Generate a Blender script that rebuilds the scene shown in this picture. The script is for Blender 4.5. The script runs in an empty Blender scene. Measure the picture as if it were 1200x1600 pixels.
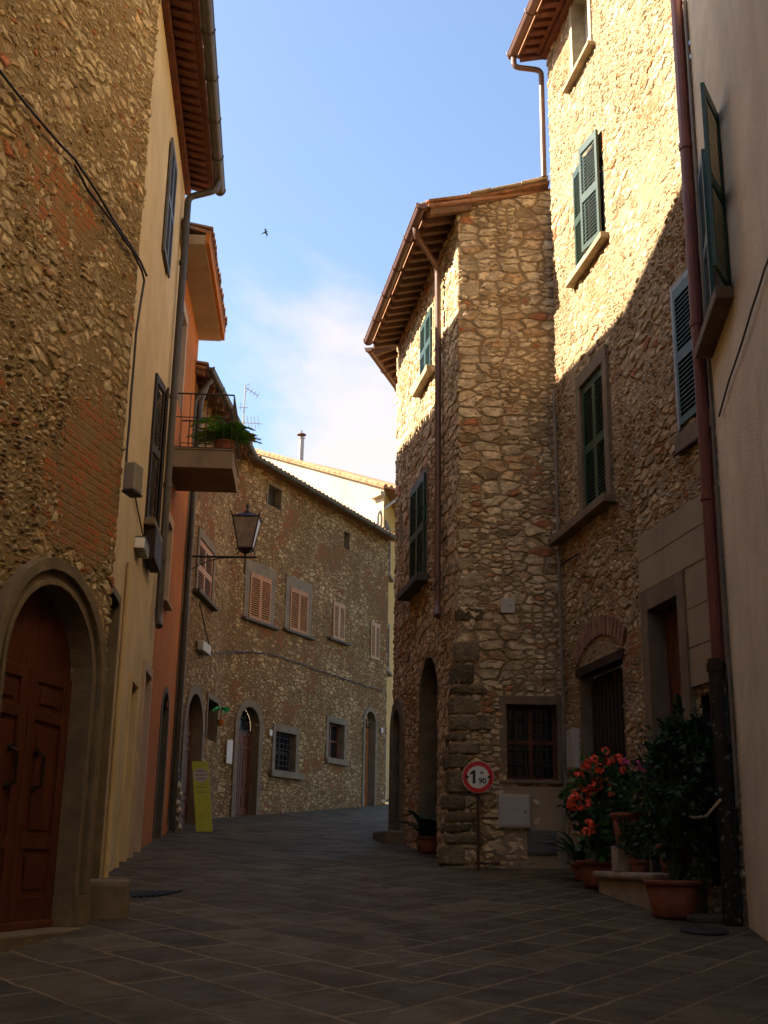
import bpy, math, random
import numpy as np
from mathutils import Vector, Matrix
rnd = random.Random(7)
sc = bpy.context.scene
C = sc.collection
PI = math.pi

# ---------------------------------------------------------------- camera, sky, sun, exposure
FPX = 1850.0                      # focal length in pixels of the 1200x1600 photograph
PITCH = math.atan(540 / FPX)
ROLL = math.radians(0.92)
EYE = 1.5
SLOPE = 0.085                     # the street climbs away from the viewer
cam_d = bpy.data.cameras.new('camera')
cam_d.sensor_fit = 'VERTICAL'; cam_d.sensor_height = 24; cam_d.sensor_width = 18
cam_d.lens = 24 * FPX / 1600
cam_d.clip_start = 0.05; cam_d.clip_end = 2000
cam = bpy.data.objects.new('camera', cam_d); C.objects.link(cam)
CAM_M = Matrix.Rotation(PI / 2 + PITCH, 4, 'X') @ Matrix.Rotation(ROLL, 4, 'Z')
cam.matrix_world = Matrix.Translation((0, 0, EYE)) @ CAM_M
sc.camera = cam

SUN_EL = math.radians(40)
SUN_H = Vector((-0.995, 0.10, 0)).normalized()      # horizontal direction towards the sun
SUN_DIR = Vector((SUN_H.x * math.cos(SUN_EL), SUN_H.y * math.cos(SUN_EL), math.sin(SUN_EL)))
sun_d = bpy.data.lights.new('sun', 'SUN'); sun_d.energy = 5.0; sun_d.angle = math.radians(0.5)
sun_d.color = (1.0, 0.865, 0.66)
sun = bpy.data.objects.new('sun', sun_d); C.objects.link(sun)
sun.rotation_euler = SUN_DIR.to_track_quat('Z', 'Y').to_euler()
sun.location = SUN_DIR * 60

world = bpy.data.worlds.new('World'); sc.world = world; world.use_nodes = True
wt = world.node_tree; wt.nodes.clear()
w_out = wt.nodes.new('ShaderNodeOutputWorld'); w_bg = wt.nodes.new('ShaderNodeBackground')
w_sky = wt.nodes.new('ShaderNodeTexSky'); w_sky.sky_type = 'NISHITA'; w_sky.sun_disc = False
w_sky.sun_elevation = SUN_EL
w_sky.sun_rotation = math.atan2(SUN_H.x, SUN_H.y)
w_sky.air_density = 1.0; w_sky.dust_density = 1.5; w_sky.ozone_density = 1.8
w_bg.inputs['Strength'].default_value = 0.065
w_tc = wt.nodes.new('ShaderNodeTexCoord')
def wn(t, **k):
    n = wt.nodes.new(t)
    for a, b in k.items(): setattr(n, a, b)
    return n
w_map = wn('ShaderNodeMapping'); w_map.inputs['Scale'].default_value = (1, 1, 1.25)
wt.links.new(w_tc.outputs['Generated'], w_map.inputs['Vector'])
w_noise = wn('ShaderNodeTexNoise'); w_noise.inputs['Scale'].default_value = 3.6
w_noise.inputs['Detail'].default_value = 9; w_noise.inputs['Roughness'].default_value = 0.58
w_noise.inputs['Distortion'].default_value = 0.35
wt.links.new(w_map.outputs[0], w_noise.inputs['Vector'])
w_sep = wn('ShaderNodeSeparateXYZ'); wt.links.new(w_tc.outputs['Generated'], w_sep.inputs[0])
w_h = wn('ShaderNodeMapRange'); w_h.inputs[1].default_value = 0.60; w_h.inputs[2].default_value = 0.28   # more cloud low down
w_h.inputs[3].default_value = -0.20; w_h.inputs[4].default_value = 0.02
wt.links.new(w_sep.outputs[2], w_h.inputs[0])
w_add = wn('ShaderNodeMath', operation='ADD'); wt.links.new(w_noise.outputs[0], w_add.inputs[0]); wt.links.new(w_h.outputs[0], w_add.inputs[1])
w_dot = wn('ShaderNodeVectorMath', operation='DISTANCE'); wt.links.new(w_tc.outputs['Generated'], w_dot.inputs[0])
w_dot.inputs[1].default_value = (-0.03, 0.91, 0.41)                 # the bank of cumulus over the bend of the street
w_bk = wn('ShaderNodeMapRange', interpolation_type='SMOOTHSTEP'); w_bk.inputs[1].default_value = 0.17; w_bk.inputs[2].default_value = 0.02
w_bk.inputs[3].default_value = 0.0; w_bk.inputs[4].default_value = 0.10
wt.links.new(w_dot.outputs['Value'], w_bk.inputs[0])
w_add2 = wn('ShaderNodeMath', operation='ADD'); wt.links.new(w_add.outputs[0], w_add2.inputs[0]); wt.links.new(w_bk.outputs[0], w_add2.inputs[1])
w_cl = wn('ShaderNodeMapRange', interpolation_type='SMOOTHSTEP'); w_cl.inputs[1].default_value = 0.47; w_cl.inputs[2].default_value = 0.74
wt.links.new(w_add2.outputs[0], w_cl.inputs[0])
w_mix = wn('ShaderNodeMix', data_type='RGBA'); wt.links.new(w_cl.outputs[0], w_mix.inputs[0])
wt.links.new(w_sky.outputs[0], w_mix.inputs[6]); w_mix.inputs[7].default_value = (3.3, 3.05, 3.0, 1)
wt.links.new(w_mix.outputs[2], w_bg.inputs['Color']); wt.links.new(w_bg.outputs[0], w_out.inputs['Surface'])

vs = sc.view_settings
sc.display_settings.display_device = 'sRGB'
vs.view_transform = 'Standard'; vs.look = 'None'; vs.gamma = 1; vs.use_curve_mapping = False
vs.exposure = 2.3
sc.cycles.max_bounces = 10; sc.cycles.diffuse_bounces = 6
sc.cycles.use_denoising = True

# ---------------------------------------------------------------- helpers: positions
def ray(u, v):
    return CAM_M.to_3x3() @ Vector(((u - 600) / FPX, -(v - 800) / FPX, -1))
def at_y(u, v, y):                 # point of the sight line at depth y
    d = ray(u, v); t = y / d.y
    return Vector((d.x * t, y, EYE + d.z * t))
def ground_z(y):
    return SLOPE * min(max(y, -10), 46)
class Facade:
    """A vertical plane from plan point a towards b (left to right as seen from the street)."""
    def __init__(self, a, b, off=0.0):
        self.a = Vector((a[0], a[1], 0)); b = Vector((b[0], b[1], 0))
        self.L = (b - self.a).length; self.e = (b - self.a).normalized()
        self.n = Vector((self.e.y, -self.e.x, 0)); self.off = off
    def pt(self, s, z, o=0.0):
        p = self.a + self.e * s + self.n * o; return Vector((p.x, p.y, z))
    def at(self, u, v, o=0.0):     # wall coordinates (s, z) of a measured point
        d = ray(u, v); c = Vector((0, 0, EYE))
        t = self.n.dot(self.a + self.n * o - Vector((0, 0, 0))) / self.n.dot(Vector((d.x, d.y, 0)))
        p = c + d * t
        return (p - self.a).dot(self.e), p.z
UP = Vector((0, 0, 1))

# ---------------------------------------------------------------- helpers: meshes
class MB:
    def __init__(self): self.v = []; self.f = []
    def add(self, vs, fs):
        k = len(self.v); self.v += [tuple(p) for p in vs]; self.f += [tuple(i + k for i in q) for q in fs]
        return self
    def obox(self, o, dx, dy, dz):
        o = Vector(o); P = [o, o + dx, o + dx + dy, o + dy, o + dz, o + dx + dz, o + dx + dy + dz, o + dy + dz]
        fs = [(0, 3, 2, 1), (4, 5, 6, 7), (0, 1, 5, 4), (1, 2, 6, 5), (2, 3, 7, 6), (3, 0, 4, 7)]
        if dx.cross(dy).dot(dz) < 0: fs = [q[::-1] for q in fs]
        return self.add(P, fs)
    def fbox(self, F, s0, s1, z0, z1, o0, o1):
        return self.obox(F.pt(s0, z0, o0), F.e * (s1 - s0), F.n * (o1 - o0), UP * (z1 - z0))
    def box(self, x0, x1, y0, y1, z0, z1):
        return self.obox((x0, y0, z0), Vector((x1 - x0, 0, 0)), Vector((0, y1 - y0, 0)), Vector((0, 0, z1 - z0)))
    def tube(self, pts, r, n=8, caps=True):
        pts = [Vector(p) for p in pts]; rs = r if isinstance(r, (list, tuple)) else [r] * len(pts)
        rings = []; prev = None
        for i, p in enumerate(pts):
            t = (pts[min(i + 1, len(pts) - 1)] - pts[max(i - 1, 0)]).normalized()
            if prev is None:
                a = t.orthogonal().normalized()
            else:
                a = (prev - t * prev.dot(t)); a = a.normalized() if a.length > 1e-6 else t.orthogonal().normalized()
            prev = a; b = t.cross(a)
            rings.append([p + (a * math.cos(2 * PI * k / n) + b * math.sin(2 * PI * k / n)) * rs[i] for k in range(n)])
        vs = [q for R in rings for q in R]; fs = []
        for i in range(len(rings) - 1):
            for k in range(n):
                fs.append((i * n + k, i * n + (k + 1) % n, (i + 1) * n + (k + 1) % n, (i + 1) * n + k))
        if caps: fs += [tuple(range(n))[::-1], tuple((len(rings) - 1) * n + k for k in range(n))]
        return self.add(vs, fs)
    def lathe(self, prof, c, n=20, axis=UP):
        c = Vector(c); a = axis.orthogonal().normalized(); b = axis.cross(a); vs = []; fs = []
        for r, z in prof:
            for k in range(n):
                vs.append(c + axis * z + (a * math.cos(2 * PI * k / n) + b * math.sin(2 * PI * k / n)) * r)
        for i in range(len(prof) - 1):
            for k in range(n):
                fs.append((i * n + k, i * n + (k + 1) % n, (i + 1) * n + (k + 1) % n, (i + 1) * n + k))
        return self.add(vs, fs)
    def strip(self, F, inner, outer, o0, o1):
        """solid band between two (s,z) outlines with the same count of points"""
        n = len(inner); vs = []
        for o in (o0, o1):
            for L in (inner, outer): vs += [F.pt(s, z, o) for s, z in L]
        A, B, D, E = 0, n, 2 * n, 3 * n; fs = []
        for i in range(n - 1):
            fs += [(D + i, D + i + 1, E + i + 1, E + i), (A + i, A + i + 1, D + i + 1, D + i),
                   (B + i, E + i, E + i + 1, B + i + 1), (A + i, B + i, B + i + 1, A + i + 1)]
        for i in (0, n - 1): fs.append((A + i, B + i, E + i, D + i))
        return self.add(vs, fs)
    def plate(self, F, outline, o0, o1):
        """solid plate with an (s,z) outline"""
        n = len(outline)
        vs = [F.pt(s, z, o0) for s, z in outline] + [F.pt(s, z, o1) for s, z in outline]
        fs = [tuple(range(n, 2 * n)), tuple(range(n))[::-1]]
        fs += [(i, (i + 1) % n, n + (i + 1) % n, n + i) for i in range(n)]
        return self.add(vs, fs)
    def build(self, name, mat, parent=None, smooth=False, bevel=0, recalc=True):
        off = parent_root_loc(parent) if parent is not None else Vector((0, 0, 0))
        me = bpy.data.meshes.new(name)
        me.from_pydata([tuple(Vector(p) - off) for p in self.v], [], self.f)
        if recalc:
            import bmesh
            bm = bmesh.new(); bm.from_mesh(me); bmesh.ops.recalc_face_normals(bm, faces=bm.faces); bm.to_mesh(me); bm.free()
        if smooth: me.polygons.foreach_set('use_smooth', [True] * len(me.polygons))
        me.materials.append(mat); me.update()
        o = bpy.data.objects.new(name, me); C.objects.link(o)
        if parent is not None: o.parent = parent
        if bevel:
            m = o.modifiers.new('bevel', 'BEVEL'); m.width = bevel; m.segments = 2; m.limit_method = 'ANGLE'
        if smooth == 'auto' or (smooth and bevel): pass
        return o
def parent_root_loc(p):
    while p.parent is not None: p = p.parent
    return Vector(p.location)
def thing(name, label, cat, loc, group=None):
    o = bpy.data.objects.new(name, None); C.objects.link(o); o.location = loc
    o.empty_display_size = 0.2
    o['label'] = label; o['category'] = cat
    if group: o['group'] = group
    return o
def tag(o, label, cat, group=None):
    o['label'] = label; o['category'] = cat
    if group: o['group'] = group
    return o
def arch_pts(s0, s1, zb, zs, n=14, rise=None):
    """outline from bottom right, over the arch, to bottom left"""
    c = (s0 + s1) / 2; r = (s1 - s0) / 2; rise = r if rise is None else rise
    P = [(s1, zb)]
    for k in range(n + 1):
        a = PI * k / n; P.append((c + r * math.cos(a), zs + rise * math.sin(a)))
    P.append((s0, zb)); return P
def rect_pts(s0, s1, z0, z1):
    return [(s1, z0), (s1, z1), (s0, z1), (s0, z0)]

# ---------------------------------------------------------------- helpers: materials
class NT:
    def __init__(self, name):
        self.m = bpy.data.materials.new(name); self.m.use_nodes = True; self.t = self.m.node_tree
        self.t.nodes.clear(); self.out = self.n('ShaderNodeOutputMaterial'); self.b = self.n('ShaderNodeBsdfPrincipled')
        self.t.links.new(self.b.outputs[0], self.out.inputs[0])
    def n(self, t, **k):
        x = self.t.nodes.new(t)
        for a, b in k.items(): setattr(x, a, b)
        return x
    def put(self, sock, v):
        if v is None: return
        if hasattr(v, 'is_output') or isinstance(v, bpy.types.NodeSocket): self.t.links.new(v, sock)
        elif isinstance(v, (tuple, list)) and len(v) == 3 and sock.type == 'RGBA': sock.default_value = (*v, 1)
        else: sock.default_value = v
    def math(self, op, a, b=0.0, c=None, clamp=False):
        x = self.n('ShaderNodeMath', operation=op, use_clamp=clamp); self.put(x.inputs[0], a); self.put(x.inputs[1], b)
        if c is not None: self.put(x.inputs[2], c)
        return x.outputs[0]
    def vmath(self, op, a, b):
        x = self.n('ShaderNodeVectorMath', operation=op); self.put(x.inputs[0], a)
        if op == 'SCALE': self.put(x.inputs['Scale'], b)
        else: self.put(x.inputs[1], b)
        return x.outputs[0]
    def ss(self, v, lo, hi, a=0.0, b=1.0):
        x = self.n('ShaderNodeMapRange', interpolation_type='SMOOTHSTEP')
        for i, q in enumerate((v, lo, hi, a, b)): self.put(x.inputs[i], q)
        return x.outputs[0]
    def noise(self, vec, scale, detail=4, rough=0.55, col=False, dist=0.0, dim='3D'):
        x = self.n('ShaderNodeTexNoise', noise_dimensions=dim); self.put(x.inputs['Vector'], vec); x.inputs['Scale'].default_value = scale
        x.inputs['Detail'].default_value = detail; x.inputs['Roughness'].default_value = rough; x.inputs['Distortion'].default_value = dist
        return x.outputs[1 if col else 0]
    def voro(self, vec, feature='F1', rand=1.0):
        x = self.n('ShaderNodeTexVoronoi', voronoi_dimensions='2D', feature=feature); self.put(x.inputs['Vector'], vec)
        x.inputs['Scale'].default_value = 1; x.inputs['Randomness'].default_value = rand
        return x
    def mixc(self, f, a, b, mode='MIX'):
        x = self.n('ShaderNodeMix', data_type='RGBA', blend_type=mode); self.put(x.inputs[0], f); self.put(x.inputs[6], a); self.put(x.inputs[7], b)
        return x.outputs[2]
    def mixf(self, f, a, b):
        x = self.n('ShaderNodeMix', data_type='FLOAT'); self.put(x.inputs[0], f); self.put(x.inputs[2], a); self.put(x.inputs[3], b)
        return x.outputs[0]
    def ramp(self, v, stops, interp='LINEAR'):
        x = self.n('ShaderNodeValToRGB'); x.color_ramp.interpolation = interp; e = x.color_ramp.elements
        while len(e) < len(stops): e.new(0.5)
        for el, (p, c) in zip(e, stops): el.position = p; el.color = (*c, 1)
        self.put(x.inputs[0], v); return x.outputs[0]
    def bump(self, h, strength=0.5, dist=0.02):
        x = self.n('ShaderNodeBump'); x.inputs['Strength'].default_value = strength; x.inputs['Distance'].default_value = dist
        self.put(x.inputs['Height'], h); self.t.links.new(x.outputs[0], self.b.inputs['Normal'])
    def coord(self, which='Object'):
        return self.n('ShaderNodeTexCoord').outputs[which]
    def done(self, col, rough=0.8, metal=0.0, spec=None):
        self.put(self.b.inputs['Base Color'], col); self.put(self.b.inputs['Roughness'], rough); self.b.inputs['Metallic'].default_value = metal
        if spec is not None: self.b.inputs['Specular IOR Level'].default_value = spec
        return self.m
def simple(name, col, rough=0.7, var=0.25, scale=6, bump=0.15, bscale=30, metal=0.0, stretch=(1, 1, 1), spec=None):
    t = NT(name); mp = t.n('ShaderNodeMapping'); mp.inputs['Scale'].default_value = stretch
    t.put(mp.inputs['Vector'], t.coord()); co = mp.outputs[0]
    n1 = t.noise(co, scale, 6, 0.6); n2 = t.noise(co, bscale, 4, 0.6)
    dark = tuple(c * (1 - var) for c in col); lite = tuple(min(1, c * (1 + var)) for c in col)
    c = t.ramp(n1, [(0.3, dark), (0.72, lite)])
    c = t.mixc(t.ss(n2, 0.35, 0.7, 0, 0.35), c, dark)
    if bump: t.bump(n2, bump, 0.02)
    return t.done(c, t.math('ADD', rough - 0.06, t.math('MULTIPLY', n1, 0.12)), metal, spec)

STONES = [(0.0, (0.20, 0.150, 0.095)), (0.12, (0.34, 0.265, 0.175)), (0.28, (0.52, 0.435, 0.310)), (0.46, (0.60, 0.515, 0.380)),
          (0.60, (0.44, 0.360, 0.255)), (0.72, (0.66, 0.580, 0.450)), (0.83, (0.40, 0.275, 0.170)), (0.91, (0.56, 0.44, 0.27)), (0.95, (0.36, 0.165, 0.09)), (1.0, (0.36, 0.12, 0.06))]
def stone(name, big=(0.30, 0.17), small=(0.15, 0.085), warp=0.10, disp=0.05, mortar=(0.27, 0.205, 0.12), tint=(1, 1, 1),
          brick=0.62, cover=0.34, seed=0.0, rand=0.9, mixlo=0.42, mixhi=0.55, brick_box=None, redness=0.0, lowamp=0.6):
    t = NT(name); t.m.displacement_method = 'BOTH'
    uv = t.n('ShaderNodeUVMap').outputs[0]
    uv = t.vmath('ADD', uv, (seed, seed * 0.37, 0))
    wv = t.vmath('SUBTRACT', t.noise(uv, 2.3, 3, 0.5, True, dim='2D'), (0.5, 0.5, 0.5))
    wv2 = t.vmath('SUBTRACT', t.noise(uv, 9.0, 2, 0.5, True, dim='2D'), (0.5, 0.5, 0.5))
    p = t.vmath('ADD', uv, t.vmath('SCALE', wv, warp)); p = t.vmath('ADD', p, t.vmath('SCALE', wv2, 0.035))
    def cells(sz):
        q = t.vmath('DIVIDE', p, (sz[0], sz[1], 1)); v = t.voro(q, 'F1', rand); e = t.voro(q, 'DISTANCE_TO_EDGE', rand)
        sp = t.n('ShaderNodeSeparateColor'); t.put(sp.inputs[0], v.outputs['Color'])
        return sp.outputs[0], sp.outputs[1], t.math('MULTIPLY', e.outputs['Distance'], sz[1])
    ra, ra2, da = cells(big); rb, rb2, db = cells(small)
    m = t.ss(t.noise(uv, 0.9, 2, 0.5, dim='2D'), mixlo, mixhi)
    r = t.mixf(m, ra, rb); r2 = t.mixf(m, ra2, rb2); d = t.mixf(m, da, db)
    fine = t.noise(uv, 26, 5, 0.62, dim='2D'); mid = t.noise(uv, 7, 4, 0.6, dim='2D'); low = t.noise(uv, 0.55, 3, 0.5, dim='2D')
    d2 = t.math('ADD', d, t.math('MULTIPLY', t.math('SUBTRACT', fine, 0.5), 0.022))
    hs = t.math('MULTIPLY', t.ss(d2, 0.002, 0.018), t.math('MULTIPLY_ADD', r2, 0.62, 0.38))
    hs = t.math('ADD', hs, t.math('MULTIPLY', t.math('SUBTRACT', mid, 0.5), 0.30))
    chip = t.voro(t.vmath('DIVIDE', t.vmath('ADD', uv, t.vmath('SCALE', wv2, 0.06)), (0.075, 0.040, 1)), 'F1', 1.0)
    cs_ = t.n('ShaderNodeSeparateColor'); t.put(cs_.inputs[0], chip.outputs['Color']); chip_r = cs_.outputs[0]
    hs = t.math('ADD', hs, t.math('MULTIPLY', t.math('SUBTRACT', chip_r, 0.5), 0.16))
    hm = t.math('ADD', t.math('MULTIPLY_ADD', t.math('SUBTRACT', low, 0.5), lowamp, cover), t.math('MULTIPLY', t.math('SUBTRACT', fine, 0.5), 0.16))
    mask = t.ss(t.math('SUBTRACT', hs, hm), -0.02, 0.09)
    h = t.math('MAXIMUM', hs, hm)
    colr = t.ramp(t.math('ADD', r, redness), STONES)
    colr = t.mixc(t.ss(mid, 0.40, 0.75, 0, 0.35), colr, (0.27, 0.20, 0.125))
    colr = t.mixc(t.ss(fine, 0.5, 0.75, 0, 0.30), colr, (0.56, 0.47, 0.31))
    colr = t.mixc(1.0, colr, t.ramp(chip_r, [(0.0, (0.62, 0.60, 0.56)), (0.6, (1.0, 1.0, 1.0)), (1.0, (1.35, 1.33, 1.28))]), 'MULTIPLY')
    mcol = t.mixc(mid, tuple(c * 0.75 for c in mortar), tuple(min(1, c * 1.25) for c in mortar))
    col = t.mixc(mask, mcol, colr)
    # brick repairs
    br = t.n('ShaderNodeTexBrick'); t.put(br.inputs['Vector'], t.vmath('ADD', uv, t.vmath('SCALE', wv2, 0.03)))
    for k, v in (('Scale', 1.0), ('Brick Width', 0.25), ('Row Height', 0.075), ('Mortar Size', 0.012), ('Mortar Smooth', 0.4), ('Bias', 0.0)): br.inputs[k].default_value = v
    br.inputs['Color1'].default_value = (0.40, 0.13, 0.05, 1); br.inputs['Color2'].default_value = (0.30, 0.15, 0.07, 1); br.inputs['Mortar'].default_value = (*mortar, 1)
    bn = t.noise(t.vmath('ADD', t.vmath('SNAP', uv, (0.125, 0.075, 1)), (13.7, 4.1, 0)), 0.75, 3, 0.55, dim='2D')
    if brick_box:                      # a patch of brickwork: centre u,v and radii
        cu, cv, au, av = brick_box
        q = t.vmath('DIVIDE', t.vmath('SUBTRACT', t.n('ShaderNodeUVMap').outputs[0], (cu, cv, 0)), (au, av, 1))
        ln = t.n('ShaderNodeVectorMath', operation='LENGTH'); t.put(ln.inputs[0], q)
        bn = t.math('ADD', bn, t.math('MULTIPLY', t.ss(ln.outputs['Value'], 1.0, 0.45), 0.26))
    bm_ = t.ss(t.math('ADD', bn, t.math('MULTIPLY', t.math('SUBTRACT', mid, 0.5), 0.6)), brick, brick + 0.03)
    bcol = t.mixc(t.ss(t.noise(uv, 3.4, 4, 0.6, dim='2D'), 0.42, 0.62, 0, 0.9), br.outputs['Color'], mcol)
    col = t.mixc(bm_, col, bcol)
    bh = t.math('ADD', t.math('MULTIPLY', t.math('SUBTRACT', 1.0, br.outputs['Fac']), 0.16), t.math('MULTIPLY_ADD', mid, 0.5, 0.12))
    h = t.mixf(bm_, h, bh)
    stain = t.noise(t.vmath('MULTIPLY', uv, (1.0, 0.35, 1)), 1.1, 4, 0.6, dim='2D')
    col = t.mixc(t.ss(stain, 0.40, 0.70, 0, 0.5), col, t.mixc(0.4, col, (0.17, 0.125, 0.075)))
    col = t.mixc(1.0, col, tint, 'MULTIPLY')
    dn = t.n('ShaderNodeDisplacement'); dn.inputs['Midlevel'].default_value = 0.55; dn.inputs['Scale'].default_value = disp
    t.put(dn.inputs['Height'], t.math('ADD', h, t.math('MULTIPLY', t.math('SUBTRACT', fine, 0.5), 0.14)))
    t.t.links.new(dn.outputs[0], t.out.inputs['Displacement'])
    return t.done(col, 0.9, 0, 0.2)

def plaster(name, col, stain=(0.2, 0.16, 0.1), amt=0.4, bump=0.25, patch=None):
    t = NT(name); co = t.coord(); mp = t.n('ShaderNodeMapping'); mp.inputs['Scale'].default_value = (1, 1, 0.22); t.put(mp.inputs['Vector'], co)
    a = t.noise(co, 1.1, 6, 0.62); b = t.noise(mp.outputs[0], 3.2, 6, 0.65); f = t.noise(co, 45, 4, 0.6)
    c = t.ramp(a, [(0.3, tuple(x * 0.82 for x in col)), (0.7, tuple(min(1, x * 1.1) for x in col))])
    c = t.mixc(t.ss(b, 0.48, 0.78, 0, amt), c, stain)
    c = t.mixc(t.ss(f, 0.55, 0.75, 0, 0.18), c, tuple(x * 0.6 for x in col))
    if patch: c = t.mixc(t.ss(t.noise(co, 0.8, 5, 0.6), 0.56, 0.62, 0, 0.8), c, patch)
    t.bump(t.math('ADD', f, t.math('MULTIPLY', a, 2.0)), bump, 0.02)
    return t.done(c, 0.9, 0, 0.2)
def tiles_mat(name, cols=((0.20, 0.085, 0.04), (0.36, 0.17, 0.085), (0.27, 0.19, 0.12))):
    t = NT(name); co = t.coord(); a = t.noise(co, 4.5, 3, 0.6); b = t.noise(co, 22, 5, 0.6)
    c = t.ramp(a, [(0.3, cols[0]), (0.52, cols[1]), (0.72, cols[2])])
    c = t.mixc(t.ss(b, 0.52, 0.72, 0, 0.6), c, (0.16, 0.14, 0.085)); t.bump(b, 0.4, 0.02)
    return t.done(c, 0.9, 0, 0.2)
def wood(name, col, rough=0.5, axis=(9, 9, 0.9), var=0.5, spec=0.35):
    t = NT(name); mp = t.n('ShaderNodeMapping'); mp.inputs['Scale'].default_value = axis; t.put(mp.inputs['Vector'], t.coord())
    a = t.noise(mp.outputs[0], 3.0, 6, 0.65, dist=0.6); b = t.noise(t.coord(), 2.0, 3, 0.5)
    c = t.ramp(a, [(0.3, tuple(x * (1 - var) for x in col)), (0.7, tuple(x * (1 + var * 0.5) for x in col))])
    c = t.mixc(t.ss(b, 0.4, 0.75, 0, 0.4), c, tuple(x * 0.5 for x in col)); t.bump(a, 0.2, 0.01)
    return t.done(c, rough, 0, spec)
def painted_pipe(name, col, chips=None):
    t = NT(name); co = t.coord(); a = t.noise(co, 3.5, 5, 0.6); b = t.noise(co, 14, 5, 0.65)
    c = t.ramp(a, [(0.3, tuple(x * 0.75 for x in col)), (0.7, tuple(x * 1.2 for x in col))])
    if chips: c = t.mixc(t.ss(b, 0.60, 0.64), c, chips)
    t.bump(b, 0.15, 0.01); return t.done(c, 0.45, 0, 0.4)

M_W1 = stone('rubble stone with brick patch', (0.21, 0.10), (0.11, 0.05), 0.13, 0.045, (0.255, 0.19, 0.105), (0.96, 0.85, 0.64), 0.63, 0.27, 0.0, 1.0, brick_box=(4.05, 5.0, 0.75, 1.45), lowamp=0.7)
M_C = stone('coursed stone', (0.32, 0.14), (0.15, 0.075), 0.06, 0.045, (0.25, 0.19, 0.12), (1.10, 1.02, 0.88), 0.70, 0.27, 21.3, 0.72, 0.46, 0.54, lowamp=0.6)
M_R = stone('rubble stone pale', (0.22, 0.10), (0.12, 0.052), 0.12, 0.046, (0.36, 0.28, 0.195), (0.84, 0.775, 0.665), 0.66, 0.31, 41.9, 1.0, lowamp=0.7)
M_W4 = stone('small rubble stone', (0.27, 0.11), (0.15, 0.06), 0.13, 0.038, (0.22, 0.155, 0.085), (0.68, 0.54, 0.36), 0.60, 0.37, 63.1, 1.0, lowamp=0.8)
M_QUOIN = simple('dressed quoin stone', (0.36, 0.275, 0.165), 0.9, 0.45, 3.0, 0.6, 18)
def islandstone(name, stops):
    t = NT(name); co = t.coord(); r = t.n('ShaderNodeObjectInfo').outputs['Random']
    a = t.noise(co, 6, 5, 0.6); b = t.noise(co, 24, 5, 0.62); c = t.ramp(r, stops)
    c = t.mixc(t.ss(a, .4, .7, 0, .55), c, tuple(x * .55 for x in stops[0][1])); c = t.mixc(t.ss(b, .5, .7, 0, .35), c, stops[-1][1])
    t.bump(t.math('ADD', t.math('MULTIPLY', a, 2.5), b), 0.9, 0.03); return t.done(c, .9, 0, .2)
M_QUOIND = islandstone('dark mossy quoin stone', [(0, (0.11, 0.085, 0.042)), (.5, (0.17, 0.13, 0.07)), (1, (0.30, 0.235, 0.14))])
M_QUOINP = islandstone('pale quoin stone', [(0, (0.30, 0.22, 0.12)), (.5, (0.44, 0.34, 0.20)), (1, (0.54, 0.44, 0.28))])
M_SER = simple('grey sandstone trim', (0.165, 0.120, 0.070), 0.85, 0.3, 4, 0.3, 35)
M_SERB = simple('warm sandstone door surround', (0.17, 0.12, 0.062), 0.85, 0.35, 4, 0.3, 30)
M_DARKST = simple('dark slate sill', (0.085, 0.068, 0.05), 0.85, 0.3, 5, 0.3, 30)
M_PALEST = simple('pale stone step', (0.34, 0.28, 0.19), 0.85, 0.3, 4, 0.3, 30)
M_CREAM = plaster('cream plaster', (0.60, 0.45, 0.23), (0.40, 0.29, 0.145), 0.35)
M_CREAMR = plaster('weathered ivory plaster', (0.70, 0.595, 0.425), (0.47, 0.385, 0.26), 0.7, 0.45, patch=(0.61, 0.51, 0.36))
M_ORANGE = plaster('orange plaster', (0.45, 0.15, 0.028), (0.28, 0.09, 0.02), 0.5)
M_PINKJ = plaster('pale pink plaster trim', (0.48, 0.35, 0.25), (0.33, 0.24, 0.16), 0.4)
M_YELLOW = plaster('ochre plaster', (0.52, 0.32, 0.10), (0.36, 0.22, 0.075), 0.4)
M_PALEW = plaster('pale cream plaster', (0.42, 0.335, 0.225), (0.29, 0.225, 0.15), 0.55, patch=(0.50, 0.42, 0.30))
M_GREYPL = plaster('grey brown cement render', (0.31, 0.245, 0.155), (0.19, 0.145, 0.09), 0.6)
M_SOFFIT = plaster('soffit cement', (0.38, 0.27, 0.17), (0.22, 0.14, 0.08), 0.6)
M_BALC = plaster('stained balcony concrete', (0.24, 0.17, 0.11), (0.11, 0.075, 0.05), 0.7)
M_TILE = tiles_mat('terracotta roof tile')
M_TERRA = simple('terracotta', (0.22, 0.062, 0.026), 0.8, 0.3, 5, 0.2, 30)
M_OLDBRICK = simple('weathered brick', (0.26, 0.135, 0.08), 0.9, 0.45, 6, 0.5, 25)
M_REDWOOD = wood('red brown eave wood', (0.135, 0.040, 0.016), 0.75, (3, 3, 3))
M_RAFT = wood('old brown rafter', (0.17, 0.085, 0.04), 0.8, (4, 4, 4))
M_PLANK = wood('soffit terracotta slab', (0.27, 0.12, 0.055), 0.85, (3, 3, 3))
M_DOOR = wood('polished red brown door', (0.105, 0.025, 0.009), 0.38, (8, 8, 0.8), 0.55, 0.5)
M_DOORB = wood('red brown plank door', (0.13, 0.035, 0.014), 0.5)
M_DOORO = wood('orange brown door', (0.38, 0.125, 0.03), 0.5)
M_DARKW = wood('dark stained wood', (0.03, 0.018, 0.011), 0.7)
M_GREEN = simple('dark green shutter paint', (0.010, 0.056, 0.032), 0.45, 0.35, 5, 0.1, 30)
M_GREENL = simple('green shutter paint', (0.008, 0.036, 0.023), 0.45, 0.35, 5, 0.1, 30)
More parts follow.
